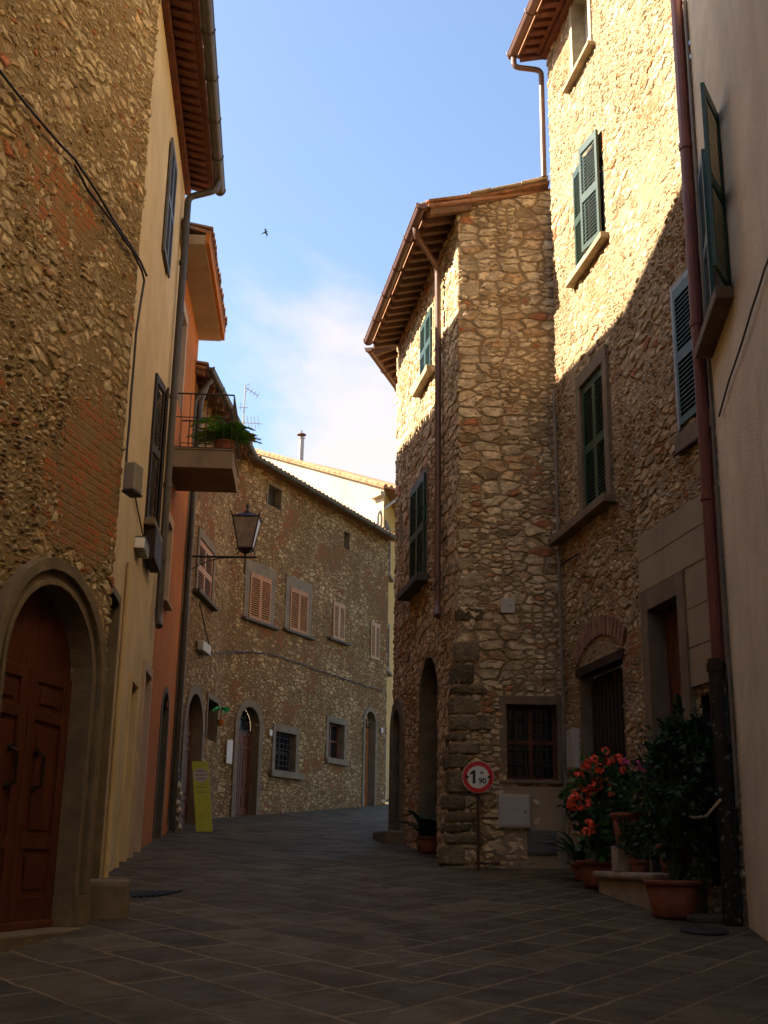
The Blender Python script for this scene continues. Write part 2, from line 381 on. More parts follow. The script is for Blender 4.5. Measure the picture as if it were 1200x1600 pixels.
M_BLUEG = simple('blue grey frame paint', (0.27, 0.29, 0.28), 0.5, 0.35, 5, 0.1, 30)
M_TAN = wood('tan wooden shutter', (0.38, 0.155, 0.038), 0.6)
M_PINKW = wood('pale pinkish shutter', (0.44, 0.235, 0.11), 0.65)
M_COPPER = painted_pipe('copper brown gutter', (0.13, 0.062, 0.04))
M_DKGUT = painted_pipe('dark grey brown gutter', (0.060, 0.050, 0.038))
M_REDPIPE = painted_pipe('oxide red downpipe', (0.15, 0.04, 0.028))
M_BLKPIPE = painted_pipe('black chipped pipe', (0.012, 0.010, 0.009), (0.22, 0.19, 0.14))
M_GREYPIPE = painted_pipe('grey conduit', (0.17, 0.145, 0.115))
M_IRON = simple('wrought iron', (0.016, 0.012, 0.010), 0.6, 0.3, 20, 0.2, 60)
M_RUST = simple('rusty iron', (0.07, 0.032, 0.018), 0.8, 0.4, 20, 0.2, 60)
M_BRONZE = simple('dark bronze', (0.05, 0.035, 0.018), 0.4, 0.3, 20, 0.1, 60, 0.8)
M_GLASS = NT('dark window glass').done((0.012, 0.012, 0.012), 0.08, 0, 0.5)
M_FROST = simple('dusty lantern glass', (0.26, 0.215, 0.16), 0.35, 0.35, 8, 0.0, 30)
M_CURT = simple('net curtain', (0.35, 0.33, 0.30), 0.9, 0.2, 8, 0.1, 30)
M_VOID = NT('painted interior dark').done((0.012, 0.010, 0.008), 0.9)  # near-black colour paints the darkness inside openings onto flat backings
M_METALBOX = simple('grey painted metal box', (0.42, 0.40, 0.36), 0.6, 0.12, 4, 0.05, 30)
M_GREYBOX = simple('slate grey meter box', (0.10, 0.10, 0.095), 0.6, 0.15, 4, 0.05, 30)
M_PLASTIC = simple('beige plastic box', (0.23, 0.19, 0.14), 0.5, 0.15, 4, 0.05, 30)
M_WHITE = simple('white sign paint', (0.72, 0.70, 0.64), 0.4, 0.06, 4, 0, 30)
M_RED = simple('red sign paint', (0.52, 0.012, 0.018), 0.4, 0.08, 4, 0, 30)
M_BLACK = simple('black paint', (0.012, 0.012, 0.012), 0.5, 0.1, 4, 0, 30)
M_WIRE = simple('black cable', (0.018, 0.014, 0.011), 0.6, 0.2, 10, 0, 30)
M_SOIL = simple('soil', (0.03, 0.02, 0.012), 0.95, 0.3, 20, 0.4, 40)
M_GALV = simple('galvanised pipe', (0.40, 0.36, 0.31), 0.5, 0.2, 10, 0.1, 30, 0.3)
def leafmat(name, a, b):
    t = NT(name); oi = t.n('ShaderNodeNewGeometry').outputs['Random Per Island']
    c = t.ramp(oi, [(0.0, a), (1.0, b)])
    t.b.inputs['Transmission Weight'].default_value = 0
    t.b.inputs['Subsurface Weight'].default_value = 0
    return t.done(c, 0.5, 0, 0.35)
M_LEAF = leafmat('dark leaf', (0.010, 0.026, 0.007), (0.030, 0.068, 0.016))
M_LEAFG = leafmat('geranium leaf', (0.022, 0.06, 0.012), (0.05, 0.12, 0.022))
M_FERN = leafmat('bright fern leaf', (0.14, 0.34, 0.03), (0.28, 0.52, 0.06))
M_ASP = leafmat('aspidistra leaf', (0.012, 0.035, 0.012), (0.035, 0.075, 0.022))
M_CORAL = leafmat('coral petal', (0.85, 0.07, 0.03), (0.98, 0.17, 0.08))
M_MAGENTA = leafmat('magenta petal', (0.75, 0.04, 0.32), (0.9, 0.12, 0.48))
M_STEM = simple('green stem', (0.04, 0.07, 0.02), 0.6, 0.2, 10, 0, 30)
M_GREENTOY = simple('bright green plastic', (0.02, 0.60, 0.16), 0.5, 0.15, 8, 0, 30)
M_YBOARD = simple('lime yellow board', (0.40, 0.42, 0.02), 0.6, 0.18, 5, 0.05, 30)
M_CERAM = simple('glazed pale ceramic', (0.45, 0.40, 0.32), 0.3, 0.35, 14, 0.05, 30)
M_BLUECER = simple('glazed blue ceramic', (0.05, 0.08, 0.30), 0.3, 0.35, 14, 0.05, 30)
M_PAPER = simple('white paper notice', (0.60, 0.57, 0.52), 0.8, 0.08, 6, 0, 30)
M_BIRD = simple('black feathers', (0.012, 0.012, 0.014), 0.7, 0.2, 20, 0, 30)

# paving: big flags laid diagonally, the two halves of the street meeting in a chevron
def paving():
    t = NT('street flagstone'); co = t.coord()
    sp = t.n('ShaderNodeSeparateXYZ'); t.put(sp.inputs[0], co); x = sp.outputs[0]
    wob = t.vmath('SCALE', t.vmath('SUBTRACT', t.noise(co, 1.6, 3, 0.5, True), (0.5, 0.5, 0.5)), 0.11)
    wob2 = t.vmath('SCALE', t.vmath('SUBTRACT', t.noise(co, 14, 3, 0.6, True), (0.5, 0.5, 0.5)), 0.035)
    p = t.vmath('ADD', t.vmath('ADD', co, wob), wob2)
    def bricks(ang, seed, w, r):
        mp = t.n('ShaderNodeMapping'); mp.inputs['Rotation'].default_value = (0, 0, -math.radians(ang)); mp.inputs['Location'].default_value = (seed, seed * .3, 0)
        t.put(mp.inputs['Vector'], p); b = t.n('ShaderNodeTexBrick'); t.put(b.inputs['Vector'], mp.outputs[0]); b.offset = 0.41; b.offset_frequency = 2; b.squash = 0.72; b.squash_frequency = 3
        for k, v in (('Scale', 1.0), ('Brick Width', w), ('Row Height', r), ('Mortar Size', 0.020), ('Mortar Smooth', 0.55), ('Bias', 0.0)): b.inputs[k].default_value = v
        b.inputs['Color1'].default_value = (0, 0, 0, 1); b.inputs['Color2'].default_value = (1, 1, 1, 1); b.inputs['Mortar'].default_value = (0.5, 0.5, 0.5, 1)
        return b
    A = bricks(-49, 0.2, 0.95, 0.52); B = bricks(53, 0.7, 0.85, 0.42)
    y = sp.outputs[1]
    side = t.ss(t.math('ADD', t.math('ADD', x, t.math('MULTIPLY', y, 0.012)), t.math('MULTIPLY', t.math('SUBTRACT', t.noise(co, 0.9, 2), 0.5), 0.9)), 0.23, 0.235)
    fac = t.mixf(side, A.outputs['Fac'], B.outputs['Fac']); rc = t.mixc(side, A.outputs['Color'], B.outputs['Color'])
    n1 = t.noise(co, 2.4, 6, 0.65); n2 = t.noise(co, 22, 6, 0.65); n3 = t.noise(co, 0.7, 3, 0.5)
    c = t.ramp(rc, [(0.0, (0.046, 0.033, 0.013)), (0.35, (0.064, 0.047, 0.019)), (0.7, (0.078, 0.058, 0.025)), (1.0, (0.106, 0.079, 0.036))])
    c = t.mixc(t.ss(n1, 0.46, 0.66, 0, 0.55), c, (0.034, 0.025, 0.016)); c = t.mixc(t.ss(t.noise(co, 5.5, 5, 0.7), 0.56, 0.66, 0, 0.5), c, (0.12, 0.09, 0.055))
    c = t.mixc(t.ss(n2, 0.52, 0.72, 0, 0.5), c, (0.085, 0.064, 0.040))
    joint = t.math('MULTIPLY', fac, t.ss(n3, 0.35, 0.6, 0.35, 1.0))
    joint = t.math('MULTIPLY', joint, t.ss(n2, 0.3, 0.6, 0.45, 1.0))
    c = t.mixc(t.math('MULTIPLY', joint, 0.85), c, (0.25, 0.18, 0.09))
    h = t.math('ADD', t.math('MULTIPLY', t.math('SUBTRACT', 1.0, fac), 0.6), t.math('ADD', t.math('MULTIPLY', n2, 0.5), t.math('MULTIPLY', n1, 0.8)))
    t.bump(h, 0.7, 0.02)
    return t.done(c, t.ss(n1, 0.3, 0.7, 0.62, 0.85), 0, 0.3)
M_PAVE = paving()
M_EARTH = simple('hill earth', (0.10, 0.09, 0.04), 0.95, 0.4, 0.4, 0.2, 3)

# ---------------------------------------------------------------- helpers: building pieces
def wall_mesh(house, pts, z0, z1, res, mat, holes=(), lean=None, name='wall', ztop=None, zres=None):
    """one continuous wall along plan points; holes are (s0,s1,z0,z1,arched) in running length"""
    P = [Vector((p[0], p[1])) for p in pts]; cum = [0.0]
    for i in range(1, len(P)): cum.append(cum[-1] + (P[i] - P[i - 1]).length)
    def lines(lo, hi, marks, step):
        marks = sorted({round(m, 4) for m in marks if lo < m < hi} | {lo, hi}); out = []
        for a, b in zip(marks, marks[1:]):
            k = max(1, int(math.ceil((b - a) / step))); out += [a + (b - a) * i / k for i in range(k)]
        return np.array(out + [hi])
    sm = list(cum[1:-1]); zm = []
    for h in holes: sm += [h[0], h[1]]; zm += [h[2], h[3]]
    S = lines(0, cum[-1], sm, res); Z = lines(z0, z1, zm, zres or res)
    px = np.interp(S, cum, [p.x for p in P]); py = np.interp(S, cum, [p.y for p in P])
    ns, nz = len(S), len(Z)
    X = np.repeat(px[:, None], nz, 1); Y = np.repeat(py[:, None], nz, 1); ZZ = np.repeat(Z[None, :], ns, 0); SS = np.repeat(S[:, None], nz, 1)
    if ztop is not None:                      # sloping top edge
        zt = np.array([ztop(s) for s in S])[:, None]; ZZ = z0 + (ZZ - z0) * (zt - z0) / (z1 - z0)
    V = np.stack([X, Y, ZZ], -1)
    if lean: V = lean(V, SS, ZZ)
    idx = np.arange(ns * nz).reshape(ns, nz)
    quad = np.stack([idx[:-1, :-1], idx[1:, :-1], idx[1:, 1:], idx[:-1, 1:]], -1)
    cs = (S[:-1] + S[1:])[:, None] / 2; cz = (ZZ[:-1, :-1] + ZZ[1:, 1:]) / 2
    keep = np.ones(quad.shape[:2], bool)
    for h in holes:
        ins = (cs > h[0]) & (cs < h[1]) & (cz > h[2]) & (cz < h[3])
        if h[4]:
            c = (h[0] + h[1]) / 2; r = (h[1] - h[0]) / 2; zs = h[3] - r
            ins &= (cz < zs) | ((cs - c) ** 2 + (cz - zs) ** 2 < r * r)
        keep &= ~ins
    q = quad[keep]; off = np.array(parent_root_loc(house))
    v = (V.reshape(-1, 3) - off).astype(np.float32)
    me = bpy.data.meshes.new(name); me.vertices.add(len(v)); me.vertices.foreach_set('co', v.ravel())
    me.loops.add(q.size); me.polygons.add(len(q)); me.loops.foreach_set('vertex_index', q.ravel().astype(np.int32))
    me.polygons.foreach_set('loop_start', np.arange(0, q.size, 4, dtype=np.int32)); me.polygons.foreach_set('loop_total', np.full(len(q), 4, np.int32))
    me.polygons.foreach_set('use_smooth', np.ones(len(q), bool))
    uvl = me.uv_layers.new(name='UVMap'); uv = np.stack([SS, ZZ], -1).reshape(-1, 2)[q.ravel()].astype(np.float32)
    uvl.data.foreach_set('uv', uv.ravel()); me.update(); me.validate(); me.materials.append(mat)
    o = bpy.data.objects.new(name, me); C.objects.link(o); o.parent = house
    return o

def reveal(mb, F, s0, s1, z0, z1, depth, t=0.03, o=0.0):
    """inner faces of an opening"""
    mb.fbox(F, s0 - t, s0, z0 - t, z1 + t, -depth, o); mb.fbox(F, s1, s1 + t, z0 - t, z1 + t, -depth, o)
    mb.fbox(F, s0, s1, z1, z1 + t, -depth, o); mb.fbox(F, s0, s1, z0 - t, z0, -depth, o)

def leaf_shutter(parent, F, s_h, z0, z1, w, sign, theta, o, mat, rails=3, thick=0.035, pitch=0.052):
    """a louvred leaf hinged at s_h, opening outwards by theta; sign +1 when it closes towards larger s"""
    d = (F.e * (sign * math.cos(theta)) + F.n * math.sin(theta)); m = UP.cross(d).normalized()
    if m.dot(F.n) < 0 and theta < PI / 2: m = -m
    if theta >= PI / 2 and m.dot(F.e * sign) > 0: m = -m
    h0 = F.pt(s_h, z0, o); H = z1 - z0; mb = MB(); st = min(0.055, w * 0.16); rl = 0.07
    mb.obox(h0, d * st, m * thick, UP * H); mb.obox(h0 + d * (w - st), d * st, m * thick, UP * H)
    zr = [0, H - rl] if rails == 2 else [0, H * 0.5 - rl / 2, H - rl]
    for z in zr: mb.obox(h0 + d * st + UP * (z - (.045 if z > 0 else 0)), d * (w - 2 * st), m * thick, UP * (rl + (.045 if z > 0 else 0)))
    zs = sorted(zr)
    for a, b in zip(zs, zs[1:]):
        lo, hi = a + rl, b; k = max(1, int((hi - lo) / pitch)); stp = (hi - lo) / k
        for i in range(k):
            z = lo + stp * i + 0.004
            mb.obox(h0 + d * st + UP * (z + stp * 0.62) + m * 0.002, d * (w - 2 * st), (m * (thick - 0.004) - UP * stp * 0.62), (UP * 0.011))
    return mb.build('shutter', mat, parent)

def window(house, F, s0, s1, z0, z1, holes, depth=0.22, sur=0.12, proud=0.035, smat=None, sill=None, sillmat=None, shut=None, shmat=None,
           rails=3, name='window', pane=M_GLASS, top_only=False, label=None, theta=(0.0, 0.0), so=-0.03, bars=None, frame=None):
    holes.append((F.off + s0, F.off + s1, z0, z1, False))
    mb = MB(); reveal(mb, F, s0 + 0.001, s1 - 0.001, z0 + 0.001, z1 - 0.001, depth, 0.035, -0.004)
    if sur:
        mb.fbox(F, s0 - sur, s0 + 0.006, z0, z1, -0.06, proud); mb.fbox(F, s1 - 0.006, s1 + sur, z0, z1, -0.06, proud)
        mb.fbox(F, s0 - sur - 0.002, s1 + sur + 0.002, z1 - 0.006, z1 + sur * 1.25, -0.06, proud + 0.004)
    w = mb.build(name, smat or M_SER, house, bevel=0.006)
    if label: w['label'] = label
    MB().fbox(F, s0 - 0.02, s1 + 0.02, z0 - 0.02, z1 + 0.02, -depth - 0.03, -depth).build('pane', pane, w)
    if frame:
        fb = MB(); sm = (s0 + s1) / 2
        for a, b in ((s0, s0 + .05), (sm - .03, sm + .03), (s1 - .05, s1)): fb.fbox(F, a, b, z0, z1, -depth + 0.002, -depth + 0.05)
        for a in (z0, (z0 + z1) / 2 - .02, z1 - .05): fb.fbox(F, s0 + .05, s1 - .05, a, a + .05, -depth + 0.004, -depth + 0.045)
        fb.build('frame', frame, w)
    if sill:
        l, r, h, out = sill
        MB().fbox(F, s0 - l, s1 + r, z0 - h, z0, -0.08, out).build('sill', sillmat or M_SER, w, bevel=0.012)
    if shut == 'pair':
        hw = (s1 - s0) / 2 - 0.004
        leaf_shutter(w, F, s0 + 0.003, z0 + 0.01, z1 - 0.01, hw, 1, theta[0], so, shmat, rails)
        leaf_shutter(w, F, s1 - 0.003, z0 + 0.01, z1 - 0.01, hw, -1, theta[1], so, shmat, rails)
    if shut == 'single':
        leaf_shutter(w, F, s0 + 0.003, z0 + 0.01, z1 - 0.01, s1 - s0 - 0.006, 1, 0, so, shmat, rails)
    if bars:
        gb = MB(); nb, ng = bars
        for i in range(nb):
            s = s0 + (s1 - s0) * (i + 1) / (nb + 1); gb.tube([F.pt(s, z0, -0.05), F.pt(s, z1, -0.05)], 0.009, 6)
        for i in range(ng):
            z = z0 + (z1 - z0) * (i + 1) / (ng + 1); gb.tube([F.pt(s0, z, -0.062), F.pt(s1, z, -0.062)], 0.008, 6)
        gb.build('grille', M_IRON, w)
    return w

def arch_door(house, F, s0, s1, zb, zs, holes, sur=0.2, depth=0.2, proud=0.04, smat=None, dmat=None, fan=True, panels=True, rise=None, moulded=False, label=None, leafs=2, vmat=None):
    r = (s1 - s0) / 2; rise_ = r if rise is None else rise
    holes.append((F.off + s0 - 0.03, F.off + s1 + 0.03, zb - 0.6, zs + r + 0.03, True))
    mb = MB(); mb.strip(F, arch_pts(s0, s1, zb, zs), arch_pts(s0 - sur, s1 + sur, zb, zs), -depth - 0.02, proud)
    if moulded:
        mb.strip(F, arch_pts(s0 - sur * .55, s1 + sur * .55, zb + .25, zs), arch_pts(s0 - sur * .98, s1 + sur * .98, zb + .25, zs), proud, proud + 0.05)
        mb.strip(F, arch_pts(s0 + .0, s1 - .0, zb + .25, zs), arch_pts(s0 - sur * .2, s1 + sur * .2, zb + .25, zs), proud, proud + 0.025)
        mb.fbox(F, s0 - sur * 1.08, s0 - 0.01, zb, zb + 0.25, -0.05, proud + 0.06); mb.fbox(F, s1 + 0.01, s1 + sur * 1.08, zb, zb + 0.25, -0.05, proud + 0.06)
    d = mb.build('door_surround', smat or M_SER, house, bevel=0.006)
    zt = zs - 0.12 if fan else zs + r
    dl = MB(); oc = -depth
    dl.plate(F, rect_pts(s0, s1, zb, zt) if fan else arch_pts(s0 + 0.001, s1 - 0.001, zb, zs), oc - 0.05, oc)
    if panels:
        hw = (s1 - s0) / leafs; top = zt if fan else zs + 0.05
        for k in range(leafs):
            a, b = s0 + hw * k, s0 + hw * (k + 1)
            for x0, x1 in ((a + .008, a + .008 + hw * .17), (b - .008 - hw * .17, b - .008)): dl.fbox(F, x0, x1, zb + .01, top, oc, oc + 0.022)
            H = top - zb
            for q0, q1 in ((0.01, .12), (.30, .345), (.80, .845), (.955, 1.0)): dl.fbox(F, a + .008 + hw * .17, b - .008 - hw * .17, zb + H * q0, zb + H * q1, oc, oc + 0.021)
            for q0, q1 in ((.15, .275), (.375, .775), (.87, .93)): dl.fbox(F, a + hw * .30, b - hw * .30, zb + H * q0, zb + H * q1, oc, oc + 0.016)
    dr = dl.build('door', dmat or M_DOORB, house, bevel=0.005)
    if label: dr['label'] = label
    if fan:
        fb = MB(); fb.plate(F, arch_pts(s0 + .001, s1 - .001, zt, zs), oc - 0.05, oc - 0.02); p = fb.build('fanlight', vmat or M_GLASS, dr)
        gb = MB(); c = (s0 + s1) / 2
        for k in range(1, 6):
            a = PI * k / 6; gb.tube([F.pt(c, zt, oc + .02), F.pt(c + r * .97 * math.cos(a), zs + r * .97 * math.sin(a), oc + .02)], 0.008, 5)
        gb.strip(F, arch_pts(c - r * .5, c + r * .5, zt, zs - .02), arch_pts(c - r * .5 - .015, c + r * .5 + .015, zt, zs - .02), oc + .012, oc + .028)
        gb.fbox(F, s0, s1, zt, zt + .05, oc - .02, oc + .03); gb.build('grille', M_IRON, dr)
    return d, dr

def coppi(mb, F, s0, s1, z_eave, over, slope, length, r=0.082, pitch=0.205, tl=0.42, seed=1):
    """courses of half-round tiles running up the slope"""
    rr = random.Random(seed); n = int((s1 - s0) / pitch); tn = math.tan(slope)
    def P(s, o, lift): return F.pt(s, z_eave + (over - o) * tn + lift, o)
    for i in range(n):
        s = s0 + pitch * (i + 0.5); k = int(length / tl)
        for j in range(k):
            o0 = over + 0.03 - j * tl + rr.uniform(-.015, .015); o1 = o0 - tl - 0.05; ds = rr.uniform(-.012, .012); l0 = 0.055 + rr.uniform(0, .012); l1 = 0.03
            vs = []
            for o, q, l in ((o0, r, l0), (o1, r * 0.86, l1)):
                for a in range(7):
                    t = PI * a / 6; vs.append(P(s + ds + q * math.cos(t), o, l + q * math.sin(t) * 0.9))
            for o, q, l in ((o0, r - .015, l0), (o1, r * .86 - .015, l1)):
                for a in range(7):
                    t = PI * a / 6; vs.append(P(s + ds + q * math.cos(t), o, l + q * math.sin(t) * 0.9 - .004))
            fs = [(a, a + 1, a + 8, a + 7) for a in range(6)] + [(a + 14, a + 21, a + 22, a + 15) for a in range(6)] + [(a, a + 14, a + 15, a + 1) for a in range(6)]
            mb.add(vs, fs)
            if j < 3:      # the channel tile between two cover tiles
                sc_ = s + pitch / 2; vs = []
                for o in (o0 - .02, o1):
                    for a in range(5):
                        t = PI + PI * a / 4; vs.append(P(sc_ + r * .8 * math.cos(t), o, 0.075 + r * .55 * math.sin(t)))
                mb.add(vs, [(a, a + 1, a + 6, a + 5) for a in range(4)])

def eave(house, F, s0, s1, z, over, slope, depth, raft=0.45, rw=0.09, rh=0.11, rmat=None, dmat=None, gmat=None, gut=0.075, tiles=True, seed=1, ends=True, raft_o=0.03, tlen=None):
    tn = math.tan(slope); cs = math.cos(slope)
    def P(s, o, dz=0.0): return F.pt(s, z + (-o) * tn + dz, o)
    zo = z - over * tn
    mb = MB(); mb.obox(P(s0, over), F.e * (s1 - s0), P(s0, -depth) - P(s0, over), UP * 0.05)
    if tiles: coppi(mb, F, s0, s1, zo + 0.05, over, slope, tlen or min(depth + over, 3.4), seed=seed)
    roof = mb.build('roof', M_TILE, house, recalc=False)
    db = MB(); db.obox(P(s0 + .01, over - .02, -0.022), F.e * (s1 - s0 - .02), P(s0, -0.25) - P(s0, over - .02), UP * 0.018)
    db.build('soffit', dmat or M_PLANK, roof)
    if raft:
        n = max(2, int(round((s1 - s0) / raft)))
        for i in range(n + 1):
            s = s0 + 0.03 + (s1 - s0 - 0.06 - rw) * i / n
            MB().obox(P(s, over - raft_o, -0.022 - rh), F.e * rw, P(s, -0.2) - P(s, over - raft_o), UP * rh).build('rafter', rmat or M_RAFT, roof, bevel=0.008)
    if gmat:
        gb = MB(); c_o = over + gut + 0.012; c_z = zo + 0.035; n = 9; vs = []
        for rr_ in (gut, gut - 0.008):
            for s in (s0, s1):
                for a in range(n):
                    t = PI + PI * a / (n - 1); vs.append(F.pt(s, c_z + rr_ * math.sin(t), c_o + rr_ * math.cos(t)))
        fs = [(a, a + 1, n + a + 1, n + a) for a in range(n - 1)] + [(2 * n + a, 3 * n + a, 3 * n + a + 1, 2 * n + a + 1) for a in range(n - 1)]
        fs += [(0, n, 3 * n, 2 * n), (n - 1, 3 * n - 1, 4 * n - 1, 2 * n - 1)]
        gb.add(vs, fs)
        for s in (s0, s1):          # end caps
            gb.add([F.pt(s, c_z + gut * math.sin(PI + PI * a / (n - 1)), c_o + gut * math.cos(PI + PI * a / (n - 1))) for a in range(n)], [tuple(range(n))])
        gb.tube([F.pt(s0, c_z + .004, c_o + gut), F.pt(s1, c_z + .004, c_o + gut)], 0.012, 6)
        k = max(2, int((s1 - s0) / 0.95))
        for i in range(k + 1):
            s = s0 + 0.05 + (s1 - s0 - .1) * i / k
            pts = [F.pt(s, c_z + (gut + .01) * math.sin(PI + PI * a / 8), c_o + (gut + .01) * math.cos(PI + PI * a / 8)) for a in range(9)]
            pts += [F.pt(s, c_z + .03, c_o + gut + .014)]; gb.tube(pts, 0.009, 5)
        gb.build('gutter', gmat, roof, recalc=False)
    return roof, zo

def pipe(house, pts, r, mat, name='downpipe', joints=(), F=None, n=12):
    # round the bends a little
    P = [Vector(p) for p in pts]; Q = [P[0]]
    for i in range(1, len(P) - 1):
        a, b, c = P[i - 1], P[i], P[i + 1]; d = min(0.10, (a - b).length * .45, (c - b).length * .45)
        p0 = b + (a - b).normalized() * d; p1 = b + (c - b).normalized() * d
        for t in (0, .25, .5, .75, 1): Q.append(p0.lerp(b, t).lerp(b.lerp(p1, t), t))
    Q.append(P[-1]); mb = MB(); mb.tube(Q, r, n)
    for p in joints:
        p = Vector(p); mb.tube([p - UP * .035, p + UP * .035], r * 1.18, n)
    return mb.build(name, mat, house, smooth=False)

def cable(name, label, pts, r=0.012, mat=None):
    P = [Vector(p) for p in pts]; Q = []
    for a, b in zip(P, P[1:]):
        k = max(1, int((b - a).length / .25)); Q += [a.lerp(b, i / k) for i in range(k)]
    Q.append(P[-1]); base = Q[0]
    for i, q in enumerate(Q): Q[i] = q + Vector((rnd.uniform(-.006, .006), rnd.uniform(-.006, .006), rnd.uniform(-.012, .012)))
    o = MB().tube(Q, r, 6).build(name, mat or M_WIRE)
    return tag(o, label, 'cable')

# ---------------------------------------------------------------- street and terrain
ys = [-40, -10, 46, 160]
gv = []; gf = []
for y in ys: gv += [(-160, y, ground_z(y)), (160, y, ground_z(y))]
gf = [(2 * i, 2 * i + 1, 2 * i + 3, 2 * i + 2) for i in range(3)]
g = MB().add(gv, gf).build('terrain', M_EARTH); g['kind'] = 'structure'; g.location.z = -0.01
sv = []; sy = [-12, -10, -2, 6, 14, 22, 30, 38, 46, 60]
for y in sy: sv += [(-7, y, ground_z(y)), (5.5, y, ground_z(y))]
st_ = MB().add(sv, [(2 * i, 2 * i + 1, 2 * i + 3, 2 * i + 2) for i in range(len(sy) - 1)]).build('street', M_PAVE); st_['kind'] = 'structure'

# ================================================================ LEFT 1: tall rubble stone house with the arched door
FW1 = Facade((-2.85 - 0.222 * 6.0 / 0.975 * 0.975, 9.53 - 0.975 * 6.0), (-2.54, 10.89))
_w = FW1.at(0, 1000)
W1S = FW1.L                                    # s of the far corner
w1 = thing('stone_house', 'tall rubble stone house at the left edge with an arched red door', 'house', (-4.0, 9.0, ground_z(9)))
FW1.off = 8.0
a0 = FW1.a - FW1.e * 8.0
H1 = []
c1 = FW1.at(90, 912)[0] - 0.06; so1 = FW1.at(133, 1445)[0] - 0.11
zb1 = 0.90
s_in1 = so1 - 0.26; s_in0 = 2 * c1 - s_in1
_, d1 = arch_door(w1, FW1, s_in0, s_in1, zb1, 2.92, H1, sur=0.23, depth=0.15, proud=0.04, smat=M_SERB, dmat=M_DOOR, fan=False, moulded=True)
hb = MB()
for px in (1, -1):
    sc_ = c1 + px * 0.22
    hb.tube([FW1.pt(sc_, 2.0, -0.12), FW1.pt(sc_, 2.03, -0.06), FW1.pt(sc_, 2.27, -0.06), FW1.pt(sc_, 2.3, -0.12)], 0.014, 8)
    for z in (2.0, 2.3): hb.lathe([(0.0, 0), (0.035, 0), (0.03, .02), (0, .025)], FW1.pt(sc_, z, -0.135), 10, FW1.n)
    hb2 = hb.build('handle', M_BRONZE, d1); hb = MB()
sf = W1S - 4.6                                  # the finely modelled stretch that the street view shows
wall_mesh(w1, [FW1.pt(sf, 0)[:2], FW1.pt(W1S, 0)[:2], (-3.35, 11.06)], 0.3, 12.0, 0.020, M_W1, [(h[0] - 8 - sf, h[1] - 8 - sf, *h[2:]) for h in H1])
wall_mesh(w1, [(5.5, -13.0), (-7.8, -13.0), FW1.pt(sf + .4, 0, -.09)[:2]], -1.5, 12.0, 0.3, M_W1, [], name='rear_shade_wall')  # unseen: house side plus a street-end wall added to darken the street
wall_mesh(w1, [(5.5, -13.08), (-8.0, -13.08), FW1.pt(sf, 0, -.09)[:2], FW1.pt(W1S - .05, 0, -.09)[:2], (-3.35, 11.0)], 11.5, 15.1, 0.12, M_W1, [], name='upper_wall')  # out of view; also tops the added street-end wall
eave(w1, FW1, -8, W1S + 0.25, 15.1, 0.5, math.radians(17), 5, raft=0.6, gmat=M_DKGUT, seed=3, tlen=2.5)
# the stepped plinth slabs by the door
MB().fbox(FW1, s_in0 - 1.0, s_in1 + .02, 0.5, zb1, -0.25, 0.16).build('doorstep', M_SERB, w1, bevel=0.02)
MB().fbox(FW1, s_in0 - 1.0, so1 - .28, zb1, zb1 + .06, -0.20, -.10).build('threshold', M_DOORB, w1, bevel=0.01)
t = thing('kerb_stone', 'worn block of stone standing at the foot of the tall stone house', 'stone block', (-2.43, 11.25, ground_z(11.25)))
kb = MB().obox((-2.68, 11.0, 0.85), Vector((0.47, 0.1, 0)), Vector((-0.1, 0.5, 0)), Vector((0, 0, 0.42)))
kb.build('block', M_SERB, t, bevel=0.05)
# cables stapled to the stone house
def W1p(u, v, o=0.05): return FW1.pt(*FW1.at(u, v), o)
cable('wall_cable', 'long black cable sagging across the upper front of the tall left stone house',
      [W1p(-30, 85), W1p(0, 122), W1p(60, 195), W1p(110, 252), W1p(145, 305), W1p(195, 380), W1p(212, 410), W1p(222, 432)], 0.012)
cable('wall_cable', 'second cable splitting off below the long sagging one on the left stone house',
      [W1p(110, 258), W1p(128, 295), W1p(170, 350), W1p(200, 395), W1p(214, 425), W1p(219, 440), W1p(208, 520, .03), W1p(200, 620, .03), W1p(191, 740, .03)], 0.012)
t = thing('junction_box', 'beige plastic junction box on the corner of the tall left stone house', 'junction box', W1p(199, 770))
s_, z_ = FW1.at(196, 750)
MB().fbox(FW1, s_ - .10, s_ + .10, z_ - .13, z_ + .15, .02, .14).build('case', M_PLASTIC, t, bevel=0.015)
MB().fbox(FW1, s_ - .105, s_ + .105, z_ - .155, z_ - .132, .02, .145).build('base', M_BLACK, t, bevel=0.004)

# ================================================================ LEFT 2: cream plaster house
FW2 = Facade((-3.17, 13.97), (-3.47, 17.32))
w2 = thing('plaster_house', 'cream plastered house with edge-on shutters and a red brown eave beside the tall stone house', 'house', (-4.2, 15, ground_z(15)))
FW2.off = 3.1; W2E = 4.37; H2 = []
a2 = FW2.pt(-3.1, 0); b2 = FW2.pt(W2E, 0)
# upper and lower shuttered windows
s0 = FW2.at(268, 235)[0]
window(w2, FW2, 1.55, 2.45, 9.95, 11.85, H2, sur=0, shut='pair', shmat=M_GREYBOX, so=0.02, smat=M_CREAM)
wlow = window(w2, FW2, 1.95, 3.0, 6.0, 8.2, H2, sur=0, sill=(0.06, 0.06, 0.1, 0.16), sillmat=M_SER, shut='pair', shmat=M_DARKW, so=0.0, theta=(math.radians(8), math.radians(14)), smat=M_CREAM)
MB().fbox(FW2, 2.0, 2.95, 5.45, 5.9, 0.02, 0.17).build('flower_box', M_DARKW, wlow, bevel=0.01)
